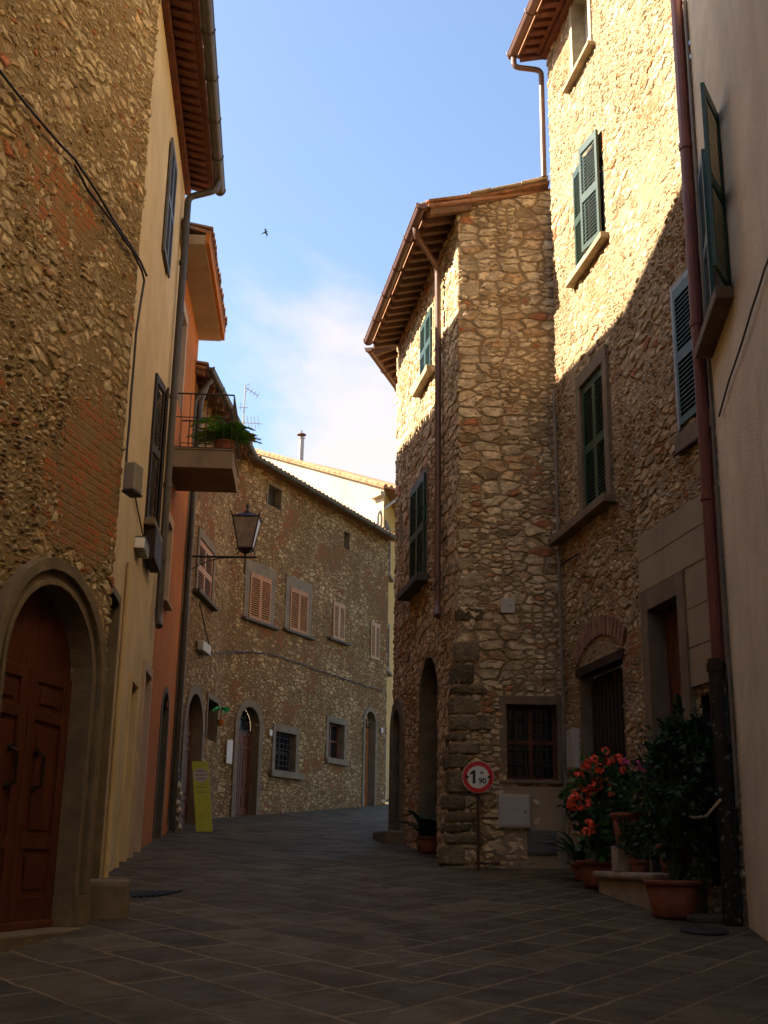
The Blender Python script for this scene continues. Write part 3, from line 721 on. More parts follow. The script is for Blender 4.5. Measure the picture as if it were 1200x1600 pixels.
# ground floor doors
def rect_door(house, F, s0, s1, zb, zt, holes, smat, dmat, sur=.12, depth=.2, proud=.03, planks=5, label=None):
    holes.append((F.off + s0, F.off + s1, zb - .5, zt, False))
    mb = MB(); mb.strip(F, rect_pts(s0, s1, zb - .3, zt), rect_pts(s0 - sur, s1 + sur, zb - .3, zt + sur * 1.2), -depth - .02, proud)
    d = mb.build('door_surround', smat, house, bevel=.006)
    dl = MB(); dl.fbox(F, s0, s1, zb, zt, -depth - .05, -depth)
    w = (s1 - s0) / planks
    for i in range(planks): dl.fbox(F, s0 + w * i + .006, s0 + w * (i + 1) - .006, zb + .01, zt - .01, -depth, -depth + .018)
    o = dl.build('door', dmat, house, bevel=.004)
    if label: o['label'] = label
    return d, o
rect_door(w2, FW2, -0.95, -0.05, 1.1, 4.36, H2, M_SERB, M_DARKW, sur=.08)
rect_door(w2, FW2, 1.75, 2.45, 1.40, 3.7, H2, M_CREAM, M_DARKW, sur=.1)
rect_door(w2, FW2, 3.15, 4.0, 1.55, 4.05, H2, M_PINKJ, M_DARKW, sur=.12, proud=.05)
wall_mesh(w2, [a2[:2], b2[:2]], 0.3, 12.75, 0.25, M_CREAM, H2)
eave(w2, FW2, -3.1, W2E, 12.75, 0.50, math.radians(14), 4.5, raft=0.22, rw=.12, rh=.055, rmat=M_REDWOOD, dmat=M_REDWOOD, gmat=M_DKGUT, gut=0.085, seed=5, raft_o=0.10)
MB().fbox(FW2, -3.1, W2E, 12.55, 12.7, .004, .10).build('cornice', M_REDWOOD, w2, bevel=.01)
zg = 12.75 - .5 * math.tan(math.radians(14))
pe = W2E - .46
pipe(w2, [FW2.pt(pe - .0, zg - .03, .58), FW2.pt(pe, zg - .22, .55), FW2.pt(pe, zg - .38, .10), FW2.pt(pe, 9.0, .09), FW2.pt(pe, 5.0, .09), FW2.pt(pe - .12, 4.82, .12)], .06, M_DKGUT,
     joints=[FW2.pt(pe, z, .09) for z in (11, 8.6, 7.1, 5.9)])
pipe(w2, [FW2.pt(.45, 5.0, .04), FW2.pt(.45, 1.2, .04)], .035, M_CREAM, name='conduit')
t = thing('vent_terminal', 'white louvred vent terminal on the cream house wall', 'vent', FW2.pt(1.4, 5.35, .05))
s_, z_ = FW2.at(213, 856)
vb = MB().fbox(FW2, s_ - .25, s_ + .35, z_ - .06, z_ + .08, .0, .13); vb.build('case', M_WHITE, t, bevel=.01)
vb = MB()
for i in range(7): vb.fbox(FW2, s_ - .22 + i * .08, s_ - .20 + i * .08, z_ - .065, z_ + .11, -.0, .135)
vb.build('louvre', M_GREYBOX, t)
cable('wall_cable', 'thin cable hanging from the junction box down the cream house wall',
      [FW2.pt(*FW2.at(207, 770), .03), FW2.pt(*FW2.at(215, 810), .03), FW2.pt(*FW2.at(222, 850), .04)], .012)

ab_ = MB()  # unseen block added above the roof, outlined to shape the shadow opposite
ab_.plate(FW2, [(-3.0, 12.9), (1.3, 12.9), (0.9, 13.7), (0.3, 14.15), (-0.6, 14.5), (-1.7, 15.0), (-1.75, 17.0), (-3.0, 17.0)], -3.5, -1.0)
ab_.build('unseen_shadow_block', M_CREAM, w2)
# ================================================================ LEFT 3: orange house with the balcony
a3 = b2; FW3 = Facade(a3[:2], (-3.77, 21.85))
w3 = thing('plaster_house', 'orange plastered house carrying the small balcony', 'house', (-4.5, 20, ground_z(20)))
H3 = []; W3E = FW3.L
def Wat(F, u, v): return F.at(u, v)
window(w3, FW3, 0.35, 1.35, 9.05, 10.7, H3, sur=.14, smat=M_PINKJ, proud=.02, shut=None, pane=M_DARKW, depth=.14, name='window')
window(w3, FW3, 0.55, 1.25, 5.5, 6.85, H3, sur=.12, smat=M_PINKJ, proud=.02, sill=(.1, .1, .06, .1), sillmat=M_PINKJ, pane=M_DARKW, depth=.14)
arch_door(w3, FW3, 1.55, 2.45, 1.75, 3.7, H3, sur=.1, smat=M_DARKST, dmat=M_DARKW, fan=False, depth=.14, proud=.02)
wall_mesh(w3, [a3[:2], (-3.77, 21.85), (-8.0, 22.1)], 0.8, 11.5, 0.25, M_ORANGE, H3)
# boxed eave with orange fascia
rb = MB(); tn3 = math.tan(math.radians(15))
e0, e1 = -0.36, W3E + .05
rb.obox(FW3.pt(e0, 11.62, .52), FW3.e * (e1 - e0), -FW3.n * 5 + UP * 5 * tn3, UP * .06); coppi(rb, FW3, e0, e1, 11.68, .52, math.radians(15), 3.0, seed=9)
r3 = rb.build('roof', M_TILE, w3, recalc=False)
MB().fbox(FW3, e0, e1, 11.42, 11.60, -.05, .44).build('soffit', M_SOFFIT, r3, bevel=.006)
MB().fbox(FW3, e0 - .004, e1 + .004, 11.44, 11.64, .442, .51).build('fascia', M_ORANGE, r3, bevel=.006)
# balcony
bs0, bs1, bz0, bz1, bo = FW3.at(262, 715)[0] - .1, FW3.at(272, 770)[0] - .1, 7.62, 7.93, 1.06
bs0, bs1 = 0.18, 1.55
bal = MB().fbox(FW3, bs0, bs1, bz0, bz1, -.1, bo).fbox(FW3, bs0 - .02, bs1 + .02, bz1, bz1 + .03, 0.0, bo + .02).build('balcony', M_BALC, w3, bevel=.012)
rl = MB(); zt = bz1 + 1.0
ro = bo - .04
for (p, q) in (((bs0 + .03, 0.02), (bs0 + .03, ro)), ((bs0 + .03, ro), (bs1 - .03, ro)), ((bs1 - .03, ro), (bs1 - .03, 0.02))):
    A = FW3.pt(p[0], zt, p[1]); B = FW3.pt(q[0], zt, q[1])
    for dz, r in ((0, .014), (-.42, .008), (-.95, .010)): rl.tube([A + UP * dz, B + UP * dz], r, 6)
    L = (B - A).length; k = int(L / .13)
    for i in range(k + 1):
        b = A.lerp(B, i / k); out = FW3.n if p[1] == q[1] else (-FW3.e if p[0] < 1 else FW3.e)
        bulge = .09 if p[1] == q[1] else .04
        rl.tube([b, b - UP * .45, b - UP * .62 + out * bulge * .7, b - UP * .78 + out * bulge, b - UP * .9 + out * bulge * .6, b - UP * .95], .006, 5)
rl.build('railing', M_IRON, bal)
pe = W3E - .06
pipe(w3, [FW3.pt(pe + .1, 10.6, .25), FW3.pt(pe + .1, 10.1, .10), FW3.pt(pe + .08, 7.0, .08), FW3.pt(pe + .08, 3.6, .08), FW3.pt(pe + .08, 1.9, .08)], .06, M_DKGUT, joints=[FW3.pt(pe + .08, z, .08) for z in (8.3, 5.8, 3.7)])

# ================================================================ FAR LEFT: stone house that turns the bend
P4 = [(-3.90, 21.6), (-3.56, 26.8), (0.17, 34.6)]
F4a = Facade(P4[0], P4[1], 0.0); F4b = Facade(P4[1], P4[2], F4a.L)
w4 = thing('stone_house', 'long two storey stone house across the bend with brown shutters and arched doors', 'house', (-3.0, 30, ground_z(30)))
H4 = []
s0, z1 = F4a.at(313, 822); s1, z0 = F4a.at(329, 927)
window(w4, F4a, s0 - .05, s1 + .05, 6.62, 7.75, H4, sur=.14, smat=M_SER, sill=(.25, .25, .08, .14), sillmat=M_DARKST, shut='pair', shmat=M_PINKW)
s0, _ = F4a.at(291, 1200); s1, _ = F4a.at(311, 1200)
arch_door(w4, F4a, s0 - .35, s1, 1.95, 3.85, H4, sur=.2, smat=M_SER, dmat=M_DOORB, fan=False, leafs=2)
s0, z1 = F4a.at(324, 1090); s1, z0 = F4a.at(336, 1160)
window(w4, F4a, s0, s1, z0, z1, H4, sur=.08, smat=M_SER, pane=M_VOID, depth=.3)
def quad(F, tl, br): a = F.at(*tl); b = F.at(*br); return a[0], b[0], b[1], a[1]
for k, (s0, s1, z0, z1, mt, sl, sr) in enumerate([(0.87, 1.83, 6.88, 8.02, M_TAN, .28, .36), (2.80, 3.71, 6.94, 8.06, M_TAN, .3, .32), (5.13, 5.80, 7.12, 8.16, M_PINKW, .3, .25), (7.45, 8.03, 6.94, 8.02, M_PINKW, .1, .1)]):
    big = k < 2
    window(w4, F4b, s0, s1, z0, z1, H4, sur=.22 if big else 0, proud=.025, smat=M_SER, sill=(sl, sr, .07, .13) if k < 3 else None, sillmat=M_DARKST, shut='pair', shmat=mt, rails=2, so=.01)
window(w4, F4b, 1.53, 2.17, 9.90, 10.42, H4, sur=.06, proud=.02, smat=M_SERB, pane=M_DARKW, depth=.18, name='attic_window')
window(w4, F4b, 5.70, 6.04, 9.77, 10.25, H4, sur=0, smat=M_SERB, pane=M_VOID, depth=.2, name='attic_window')
arch_door(w4, F4b, .69, 1.58, 2.30, 4.38, H4, sur=.17, smat=M_SER, dmat=M_DOORB, fan=True)
arch_door(w4, F4b, 7.22, 7.86, 2.80, 5.12, H4, sur=.13, smat=M_SER, dmat=M_DOORO, fan=True, leafs=1)
window(w4, F4b, 2.36, 3.37, 3.47, 4.40, H4, sur=.13, proud=.03, smat=M_SER, sill=(.25, .3, .16, .12), sillmat=M_SER, pane=M_GLASS, bars=(5, 6), frame=M_DARKW)
window(w4, F4b, 5.07, 5.97, 3.98, 4.90, H4, sur=.13, proud=.03, smat=M_SER, sill=(.16, .16, .15, .1), sillmat=M_SER, pane=M_GLASS, frame=M_DOORB)
wall_mesh(w4, P4 + [(-.5, 35.2)], 1.2, 10.75, 0.032, M_W4, H4)
eave(w4, F4a, -.05, F4a.L + .1, 10.75, .36, math.radians(16), 3.5, raft=.5, gmat=M_DKGUT, gut=.07, seed=11)
eave(w4, F4b, -.15, F4b.L + .12, 10.72, .30, math.radians(17), 4.0, raft=0, gmat=M_DKGUT, gut=.075, seed=12, tlen=4.0)
pipe(w4, [F4a.pt(.25, 10.55, .42), F4a.pt(.22, 10.1, .12), F4a.pt(.22, 7, .08), F4a.pt(.22, 2.0, .08)], .055, M_DKGUT)
# pipes/ironwork on its wall
cable('wall_cable', 'thin cable drooping across the long stone house below its brown shutters',
      [F4a.pt(2.0, 6.4, .05), F4a.pt(3.5, 5.6, .05), F4b.pt(.3, 6.0, .05), F4b.pt(1.8, 6.2, .05), F4b.pt(4.6, 6.15, .05), F4b.pt(8.3, 6.1, .05)], .014)
t = thing('house_number', 'small white number plate beside the red arched door of the long stone house', 'plate', F4b.pt(1.62, 4.3, .05))
s_, z_ = F4b.at(421, 1145); MB().fbox(F4b, s_ - .06, s_ + .06, z_ - .07, z_ + .07, .02, .05).build('plate', M_PAPER, t, bevel=.006)
t = thing('house_number', 'small white number plate beside the narrow orange door of the long stone house', 'plate', F4b.pt(6.75, 4.6, .05))
s_, z_ = F4b.at(595, 1141); MB().fbox(F4b, s_ - .05, s_ + .05, z_ - .07, z_ + .07, .02, .05).build('plate', M_PAPER, t, bevel=.006)
t = thing('notice', 'white paper notice on the wall left of the red arched door', 'notice', F4b.pt(.1, 3.6, .05))
s_, z_ = F4b.at(356, 1174); MB().fbox(F4b, s_ - .11, s_ + .12, z_ - .27, z_ + .25, .025, .05).build('sheet', M_PAPER, t)
t = thing('alarm_box', 'pale grey box fixed high on the wall over the dark arched doorway', 'box', F4a.pt(1.6, 5.2, .05))
s_, z_ = F4a.at(310, 1011); MB().fbox(F4a, s_ - .25, s_ + .5, z_ - .1, z_ + .1, .03, .16).build('case', M_METALBOX, t, bevel=.01)

# ================================================================ FAR: pale house above the roof, ochre facade in the gap
PL = at_y(405, 690, 43); PCn = at_y(600, 752, 36.6)
P5 = [(PL.x - 1.2, 45.5), (PCn.x, 36.6), (1.6, 48.0)]
F5a = Facade(P5[0], P5[1], 0.0); F5b = Facade(P5[1], P5[2], F5a.L)
w5 = thing('plaster_house', 'pale plastered house rising behind the long stone house with an ochre street front', 'house', (1.0, 40, ground_z(40)))
zc = 13.0; zl = zc + F5a.L * .41
H5 = []
s0, z1 = F5b.at(607, 832); window(w5, F5b, .55, 1.5, z1 - 1.5, z1, H5, sur=.15, smat=M_SER, sill=(.2, .2, .1, .15), pane=M_GLASS, frame=M_DARKW)
s0, z1 = F5b.at(607, 985); window(w5, F5b, .55, 1.5, z1 - 1.4, z1, H5, sur=.15, smat=M_SER, sill=(.2, .2, .1, .15), pane=M_GLASS, frame=M_DARKW)
arch_door(w5, F5b, .35, 1.2, ground_z(37.4) - .02, 5.1, H5, sur=.15, smat=M_PINKJ, dmat=M_DOORO, fan=False)
wall_mesh(w5, [P5[0], P5[1]], 1.5, zl, .3, M_PALEW, [], ztop=lambda s: zl + (zc - zl) * s / F5a.L)
wall_mesh(w5, [P5[1], P5[2]], 1.5, zc, .3, M_YELLOW, [(h[0] - F5a.L, h[1] - F5a.L, *h[2:]) for h in H5], name='street_wall')
# verge: slab and a line of tiles running down the gable
rb = MB(); A = F5a.pt(0, zl, .12); B = F5a.pt(F5a.L + .15, zc - .06, .12); dv = B - A
rb.obox(A, dv, -F5a.n * 5.0, UP * .07)
k = int(dv.length / .36); rr = random.Random(4)
for row in range(4):
    for i in range(k):
        a = A + dv * (i / k) - F5a.n * (.06 + row * .22) + UP * (.09 + rr.uniform(-.01, .03)); b = A + dv * ((i + 1.12) / k) - F5a.n * (.06 + row * .22) + UP * .075
        rb.tube([a, b], [.06, .075], 8)
r5 = rb.build('roof', M_TILE, w5)
MB().obox(F5a.pt(F5a.L - .55, zc - .28, .0), F5a.e * .62, F5a.n * .16, UP * .14).build('cornice', M_PALEW, w5, bevel=.01)
MB().fbox(F5b, 0.25, F5b.L, zc - .02, zc + .08, -.1, .35).build('eave', M_TILE, r5)
pg = MB().tube([F5b.pt(.2, zc - .02, .42), F5b.pt(F5b.L, zc - .02, .42)], .07, 10).build('gutter', M_GALV, r5)
q0 = at_y(613, 767, 35.6)
pipe(w5, [F5b.pt(.9, zc - .08, .42), F5b.pt(.5, zc - .28, .30), F5a.pt(F5a.L - .18, zc - .82, .10), F5a.pt(F5a.L - .25, 9.5, .08)], .05, M_GALV)
t = thing('chimney', 'slim grey round flue pipe with a cap above the pale house roof', 'chimney', at_y(470, 716, 43))
cp = at_y(470, 716, 43); ct = at_y(471, 680, 43)
MB().tube([cp - UP * .8, Vector((cp.x, cp.y, ct.z - .12))], .105, 14).tube([Vector((cp.x, cp.y, ct.z - .14)), Vector((cp.x, cp.y, ct.z - .10))], .13, 14).build('flue', M_GALV, t)
MB().lathe([(.0, .10), (.05, .09), (.17, .03), (.18, .0), (.0, -.01)], Vector((cp.x, cp.y, ct.z)), 16).tube([Vector((cp.x, cp.y, ct.z - .12)), Vector((cp.x, cp.y, ct.z + .2))], .02, 6).build('cap', M_RUST, t)
t = thing('chimney', 'short brick chimney stack behind the balcony fern at the roof end', 'chimney', at_y(382, 692, 32))
cc = at_y(383, 688, 31.5)
MB().box(cc.x - .2, cc.x + .2, cc.y - .2, cc.y + .2, cc.z - 1.2, cc.z + .05).build('stack', M_TERRA, t, bevel=.015)
MB().box(cc.x - .26, cc.x + .26, cc.y - .26, cc.y + .26, cc.z + .05, cc.z + .13).build('cap', M_TERRA, t, bevel=.01)
t = thing('antenna', 'thin television antenna mast standing above the stone house roof', 'antenna', at_y(378, 680, 32))
mb = MB(); b = at_y(378, 690, 32); q = at_y(387, 603, 32); q = Vector((b.x + .02, b.y, q.z))
mb.tube([b - UP * .6, q], .022, 6).build('mast', M_GALV, t)
mb = MB(); c = at_y(382, 660, 32); mb.tube([c + Vector((-.2, 0, 0)), c + Vector((.5, .1, 0))], .012, 5)
for i in range(5): x = .0 + .1 * i; mb.tube([c + Vector((x, -.25, .1)), c + Vector((x, .25, -.1))], .008, 4)
c = at_y(383, 637, 32); mb.tube([c + Vector((-.2, 0, 0)), c + Vector((.08, 0, 0))], .012, 5); mb.tube([c + Vector((-.14, 0, -.12)), c + Vector((-.14, 0, .15))], .009, 4)
c = q - UP * .05; mb.tube([c, c + Vector((.38, .1, -.22))], .012, 5); mb.tube([c + Vector((-.02, 0, .05)), c + Vector((.12, .1, .16))], .01, 4)
for i in range(4): d = Vector((.38, .1, -.22)) * (.2 + .25 * i); mb.tube([c + d + Vector((-.05, 0, -.09)), c + d + Vector((.05, 0, .09))], .007, 4)
mb.build('aerial', M_GALV, t)

# ================================================================ RIGHT 1: stone house on the corner
K = (1.075, 16.4); CFAR = (0.215, 21.35); C2 = (CFAR[0] + .283 * 5, CFAR[1] + .959 * 5)
FC2 = Facade(C2, CFAR, 0.0); FCL = Facade(CFAR, K, FC2.L); FCF = Facade(K, (2.95, 16.42), FC2.L + FCL.L)
cor = thing('stone_house', 'narrow stone corner house with rafter eaves in the middle of the street', 'house', (1.8, 18, ground_z(18)))
HC = []
def cl(u, v): return FCL.at(u, v)
s0, z1 = cl(660, 498); s1, z0 = cl(676, 580)
window(cor, FCL, s0, s1, 9.3, 10.42, HC, sur=.05, proud=.01, smat=M_QUOIN, sill=(.2, .15, .12, .14), sillmat=M_QUOIN, shut='pair', shmat=M_GREENL, so=.01)
s0, z1 = cl(641, 757); s1, z0 = cl(668, 742)
window(cor, FCL, s0 + .3, s1, 5.85, 7.6, HC, sur=.10, proud=.02, smat=M_SER, sill=(.3, .2, .12, .22), sillmat=M_DARKST, shut='pair', shmat=M_GREEN, so=.03)
s0 = cl(655, 1200)[0]; s1 = cl(683, 1200)[0]
arch_door(cor, FCL, s0, s1, 1.55, 3.85, HC, sur=.10, proud=.0, smat=M_SERB, dmat=M_DARKW, fan=False, depth=.35)
s0 = cl(613, 1200)[0]; s1 = cl(630, 1200)[0]
arch_door(cor, FCL, s0 + .15, s1 - .1, 1.8, 3.6, HC, sur=.2, proud=.05, smat=M_SER, dmat=M_DARKW, fan=False)
MB().fbox(FCL, s0 - .1, s1 + .2, 1.5, 1.93, -.1, .32).build('doorstep', M_SER, cor, bevel=.03)
sN, zN = cl(627, 818); HC.append((FCL.off + sN - .16, FCL.off + sN + .16, zN - .35, zN + .4, True))
nb = MB(); reveal(nb, FCL, sN - .16, sN + .16, zN - .35, zN + .42, .14); nb.fbox(FCL, sN - .2, sN + .2, zN - .4, zN + .45, -.17, -.14); nb.build('niche', M_QUOIN, cor)
# front: barred window, meter boxes
s0, z1 = FCF.at(790, 1100); s1, z0 = FCF.at(874, 1220)
window(cor, FCF, s0, s1 - .005, z0, z1, HC, sur=.09, proud=.03, smat=M_SER, sill=(.1, .05, .05, .06), sillmat=M_SER, pane=M_GLASS, bars=(4, 4), frame=M_DOORB, depth=.2)
def c_lean(V, S, Z):
    d = np.abs(S - (FC2.L + FCL.L)); k = np.clip(1 - d / 1.3, 0, 1) ** .7 * np.clip((4.9 - Z) / 3.4, 0, 1.1) * .20
    V = V.copy(); left = (S <= FC2.L + FCL.L)
    V[..., 0] += np.where(left, FCL.n.x * k, 0); V[..., 1] += np.where(left, FCL.n.y * k, -k * .35)
    at = np.isclose(S, FC2.L + FCL.L); V[..., 1] += np.where(at, -k * .25, 0)
    return V
def cz(s):
    s -= FC2.L + FCL.L
    return 11.22 if s <= 0 else 11.22 + s * .26
wall_mesh(cor, [C2, CFAR, K, (2.95, 16.42)], .8, 11.22, .021, M_C, HC, lean=c_lean, ztop=cz)
# roof: one slope rising to the right, eave along the street side
tnC = math.tan(math.radians(14.5))
roofC, zoC = eave(cor, FCL, -.0, FCL.L + .16, 11.25, .50, math.radians(14.5), 1.55, raft=.31, rw=.10, rh=.11, gmat=M_COPPER, gut=.08, seed=21)
eave(cor, FC2, 0.6, FC2.L + .0, 11.25, .50, math.radians(14.5), 1.5, raft=.31, rw=.10, rh=.11, gmat=M_COPPER, gut=.08, seed=22)
vb = MB()
vs0 = -.55
for i, (zz, h, o, mt) in enumerate(((.02, .055, .10, 0),)):
    vb.obox(FCF.pt(vs0, 11.27 + vs0 * .26 + zz, o), FCF.e * 1.98 + UP * 1.98 * .26, -FCF.n * .35, UP * h)
vb.build('verge_brick', M_PLANK, roofC)
vb = MB(); rr = random.Random(3); x = vs0 - .03
while x < 1.40:
    w = rr.uniform(.28, .5); w = min(w, 1.46 - x)
    vb.obox(FCF.pt(x, 11.27 + x * .26 + .082 + rr.uniform(0, .015), .13 + rr.uniform(-.02, .03)), FCF.e * w + UP * w * .26, -FCF.n * .5, UP * rr.uniform(.035, .055)); x += w + .004
vb.build('verge_slab', M_QUOIN, roofC, bevel=.012)
# quoins up the corner: dark sandstone blocks below, pale irregular ones above
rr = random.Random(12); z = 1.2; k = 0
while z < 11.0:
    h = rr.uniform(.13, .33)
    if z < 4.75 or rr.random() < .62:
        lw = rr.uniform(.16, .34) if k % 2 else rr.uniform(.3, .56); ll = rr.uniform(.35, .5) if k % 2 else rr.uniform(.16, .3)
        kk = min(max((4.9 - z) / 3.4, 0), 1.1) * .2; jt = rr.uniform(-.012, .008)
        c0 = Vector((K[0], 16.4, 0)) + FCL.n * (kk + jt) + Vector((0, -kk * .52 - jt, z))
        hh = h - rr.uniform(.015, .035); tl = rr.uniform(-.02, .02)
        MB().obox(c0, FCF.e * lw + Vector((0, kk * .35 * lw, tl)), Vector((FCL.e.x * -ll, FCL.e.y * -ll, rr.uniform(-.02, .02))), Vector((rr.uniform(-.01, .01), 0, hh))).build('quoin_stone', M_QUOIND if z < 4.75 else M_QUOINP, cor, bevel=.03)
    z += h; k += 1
# downpipe
sp_ = FCL.at(693, 700)[0]
pipe(cor, [FCL.pt(FCL.L - .45, zoC - .03, .58), FCL.pt(FCL.L - .46, zoC - .16, .56), FCL.pt(sp_, zoC - .42, .10), FCL.pt(sp_, 9, .09), FCL.pt(sp_, 5.15, .09), FCL.pt(sp_ + .22, 4.92, .13)], .05, M_COPPER, joints=[FCL.pt(sp_, z, .09) for z in (9.3, 7.2, 5.6)])
bb = MB().tube([FCL.pt(sp_ - .25, 5.42, .02), FCL.pt(sp_ - .25, 5.42, .15), FCL.pt(sp_ + .35, 5.42, .15)], .012, 5).build('pipe_bracket', M_IRON, cor)
# white and grey meter cabinets, plaque
t = thing('meter_cabinet', 'pale grey square meter cabinet under the barred window of the corner house', 'cabinet', FCF.pt(.75, 1.95, .1))
s0, z1 = FCF.at(779, 1241, .1); s1, z0 = FCF.at(829, 1294, .1)
cb = MB().fbox(FCF, s0, s1, z0, z1, -.02, .10).build('case', M_METALBOX, t, bevel=.008)
MB().fbox(FCF, s0 + .025, s1 - .025, z0 + .025, z1 - .025, .10, .112).build('door', M_METALBOX, t, bevel=.004)
MB().fbox(FCF, s1 - .075, s1 - .06, (z0 + z1) / 2 - .03, (z0 + z1) / 2 + .01, .112, .118).build('lock', M_BLACK, t)
t = thing('meter_cabinet', 'dark slate meter cabinet set low in the corner house wall', 'cabinet', FCF.pt(1.1, 1.6, .08))
s0, z1 = FCF.at(824, 1297, .05); s1, z0 = FCF.at(871, 1336, .05)
MB().fbox(FCF, s0, s1, z0, z1, -.03, .065).build('case', M_GREYBOX, t, bevel=.006)
MB().fbox(FCF, s0 + .02, s1 - .02, z0 + .02, z1 - .02, .065, .075).build('door', M_GREYBOX, t, bevel=.003)
t = thing('wall_plate', 'small square grey plate on the stone corner house above the road sign', 'plate', FCF.pt(.7, 4.9, .03))
s_, z_ = FCF.at(793, 947)
MB().fbox(FCF, s_ - .10, s_ + .10, z_ - .105, z_ + .105, -.02, .04).build('plate', M_METALBOX, t, bevel=.006)
MB().fbox(FCF, s_ + .03, s_ + .045, z_ - .01, z_ + .005, .04, .05).build('keyhole', M_BLACK, t)
MB().fbox(FCF, .48, 1.42, 1.1, 2.45, -.03, .035).build('render_patch', M_GREYPL, cor, bevel=.01)

# ================================================================ RIGHT 2: tall stone house, sunlit above
RA = (2.50, 16.20); RDIR = Vector((3.26 - 2.49, 11.55 - 16.19)).normalized()
RB = (RA[0] + RDIR.x * 5.06, RA[1] + RDIR.y * 5.06)
FR = Facade(RA, RB, 3.0)
rs = thing('stone_house', 'tall pale stone house on the right with its upper wall in sun', 'house', (4.5, 14, ground_z(14)))
HR = []
window(rs, FR, 1.25, 1.95, 12.55, 13.9, HR, sur=.10, proud=.02, smat=M_PALEST, sill=(.25, .2, .07, .11), sillmat=M_QUOIN, pane=M_GLASS, frame=M_WHITE, depth=.25)
wmid = window(rs, FR, 1.12, 2.26, 9.42, 11.05, HR, sur=.0, smat=M_PALEST, sill=(.22, .12, .09, .12), sillmat=M_QUOIN, pane=M_VOID)
leaf_shutter(wmid, FR, 1.123, 9.43, 11.04, .486, 1, 0, .0, M_GREENL)
leaf_shutter(wmid, FR, 2.25, 9.43, 11.04, .50, -1, math.radians(9), .05, M_GREENL)
window(rs, FR, 1.13, 2.02, 5.88, 7.72, HR, sur=.15, proud=.045, smat=M_SER, sill=(1.2, .2, .11, .16), sillmat=M_SER, shut='pair', shmat=M_GREEN, pane=M_VOID)
window(rs, FR, 4.28, 5.02, 6.0, 7.6, HR, sur=.0, smat=M_BLUEG, shut='single', shmat=M_GREEN, so=.0, pane=M_VOID)
MB().strip(FR, rect_pts(4.28, 5.03, 6.0, 7.6), rect_pts(4.22, 5.04, 5.93, 7.67), -.05, .03).build('window_frame', M_BLUEG, rs)
MB().fbox(FR, 4.15, 5.04, 5.72, 5.93, -.05, .05).build('sill', M_SER, rs, bevel=.01)
# ground floor: wide dark slatted gate, stone framed door, low dark opening
HR.append((3.0 + .66, 3.0 + 2.22, .9, 3.82, False))
gb = MB(); reveal(gb, FR, .66, 2.22, 1.0, 3.82, .2); 
gt = gb.build('gate_frame', M_SER, rs)
gb = MB(); gb.fbox(FR, .66, 2.22, 1.0, 3.82, -.25, -.2)
for i in range(11): s = .70 + i * .139; gb.fbox(FR, s, s + .085, 1.15, 3.76, -.2, -.14)
for z in (1.3, 3.6): gb.fbox(FR, .66, 2.22, z, z + .08, -.2, -.17)
gb.build('slatted_gate', M_DARKW, rs, bevel=.008)
MB().fbox(FR, .55, 2.3, 3.82, 3.93, -.1, .02).build('lintel', M_DARKW, rs)
rect_door(rs, FR, 3.22, 4.03, 1.0, 4.2, HR, M_SER, M_DOORB, sur=.19, proud=.07, planks=7, depth=.16)
HR.append((3.0 + 4.36, 3.0 + 4.8, 1.3, 3.1, False))
nb = MB(); reveal(nb, FR, 4.36, 4.8, 1.3, 3.1, .35); nb.fbox(FR, 4.3, 4.85, 1.2, 3.2, -.4, -.35); nb.build('recess', M_DARKW, rs)
wall_mesh(rs, [(5.5, 16.5), RA, RB], .3, 14.05, .021, M_R, [(h[0] + 0.0147, h[1] + 0.0147, *h[2:]) for h in HR])
# cement render with ruled lines round the door
pb = MB(); zr = [1.0, 1.9, 2.35, 2.8, 3.2, 3.6, 4.0, 4.4, 4.8, 5.12]
for a, b in zip(zr, zr[1:]):
    d = 0.0 if b < 5 else 0.0
    for p0, p1 in ((2.96, 3.03), (4.22, 5.05)):
        if p0 == 4.22 and b <= 3.2: continue
        if a > 4.39: continue
        pb.fbox(FR, p0, p1, a + .006, b - .006, -.03, .045)
    if a >= 4.39: pb.fbox(FR, 2.96, 5.05, a + .006 + (0.04 if a == 4.4 else 0), b - .006, -.03, .045)
pb.fbox(FR, 2.965, 3.025, 1.0, 5.11, -.03, .036); pb.fbox(FR, 2.965, 5.05, 4.45, 5.11, -.03, .036); pb.fbox(FR, 4.22, 5.05, 3.22, 4.45, -.03, .036)
pb.build('render_panel', M_GREYPL, rs, bevel=.004)
# relieving arch of bricks over the gate
ab = MB(); c = 1.44; r0 = 1.5; z_c = 2.72
for i in range(15):
    a = PI / 2 + math.radians(33) * (i - 7) / 7; d = Vector((math.cos(a), math.sin(a))); tt = Vector((-d.y, d.x))
    b = [(c + d.x * r + tt.x * w, z_c + d.y * r + tt.y * w) for r, w in ((r0, -.045), (r0, .045), (r0 + .25, .052), (r0 + .25, -.052))]
    ab.plate(FR, b, -.04, .022 + rnd.uniform(0, .012))
ab.build('relieving_arch', M_OLDBRICK, rs, bevel=.008)
# eave with brick cornice
roofR, zoR = eave(rs, FR, -.25, 5.05, 14.1, .42, math.radians(16), 4.0, raft=.22, rw=.12, rh=.08, rmat=M_REDWOOD, dmat=M_PLANK, gmat=M_COPPER, gut=.08, seed=31)
cb = MB().fbox(FR, -.05, 5.05, 13.86, 13.95, .0, .10).fbox(FR, -.05, 5.05, 13.95, 14.02, .0, .17); cb.build('cornice', M_REDWOOD, rs, bevel=.008)
zg = zoR
pipe(rs, [FR.pt(-.18, zg - .02, .50), FR.pt(-.18, zg - .22, .50), FR.pt(-.10, zg - .28, .07), FR.pt(-.10, 11.75, .07)], .045, M_COPPER)
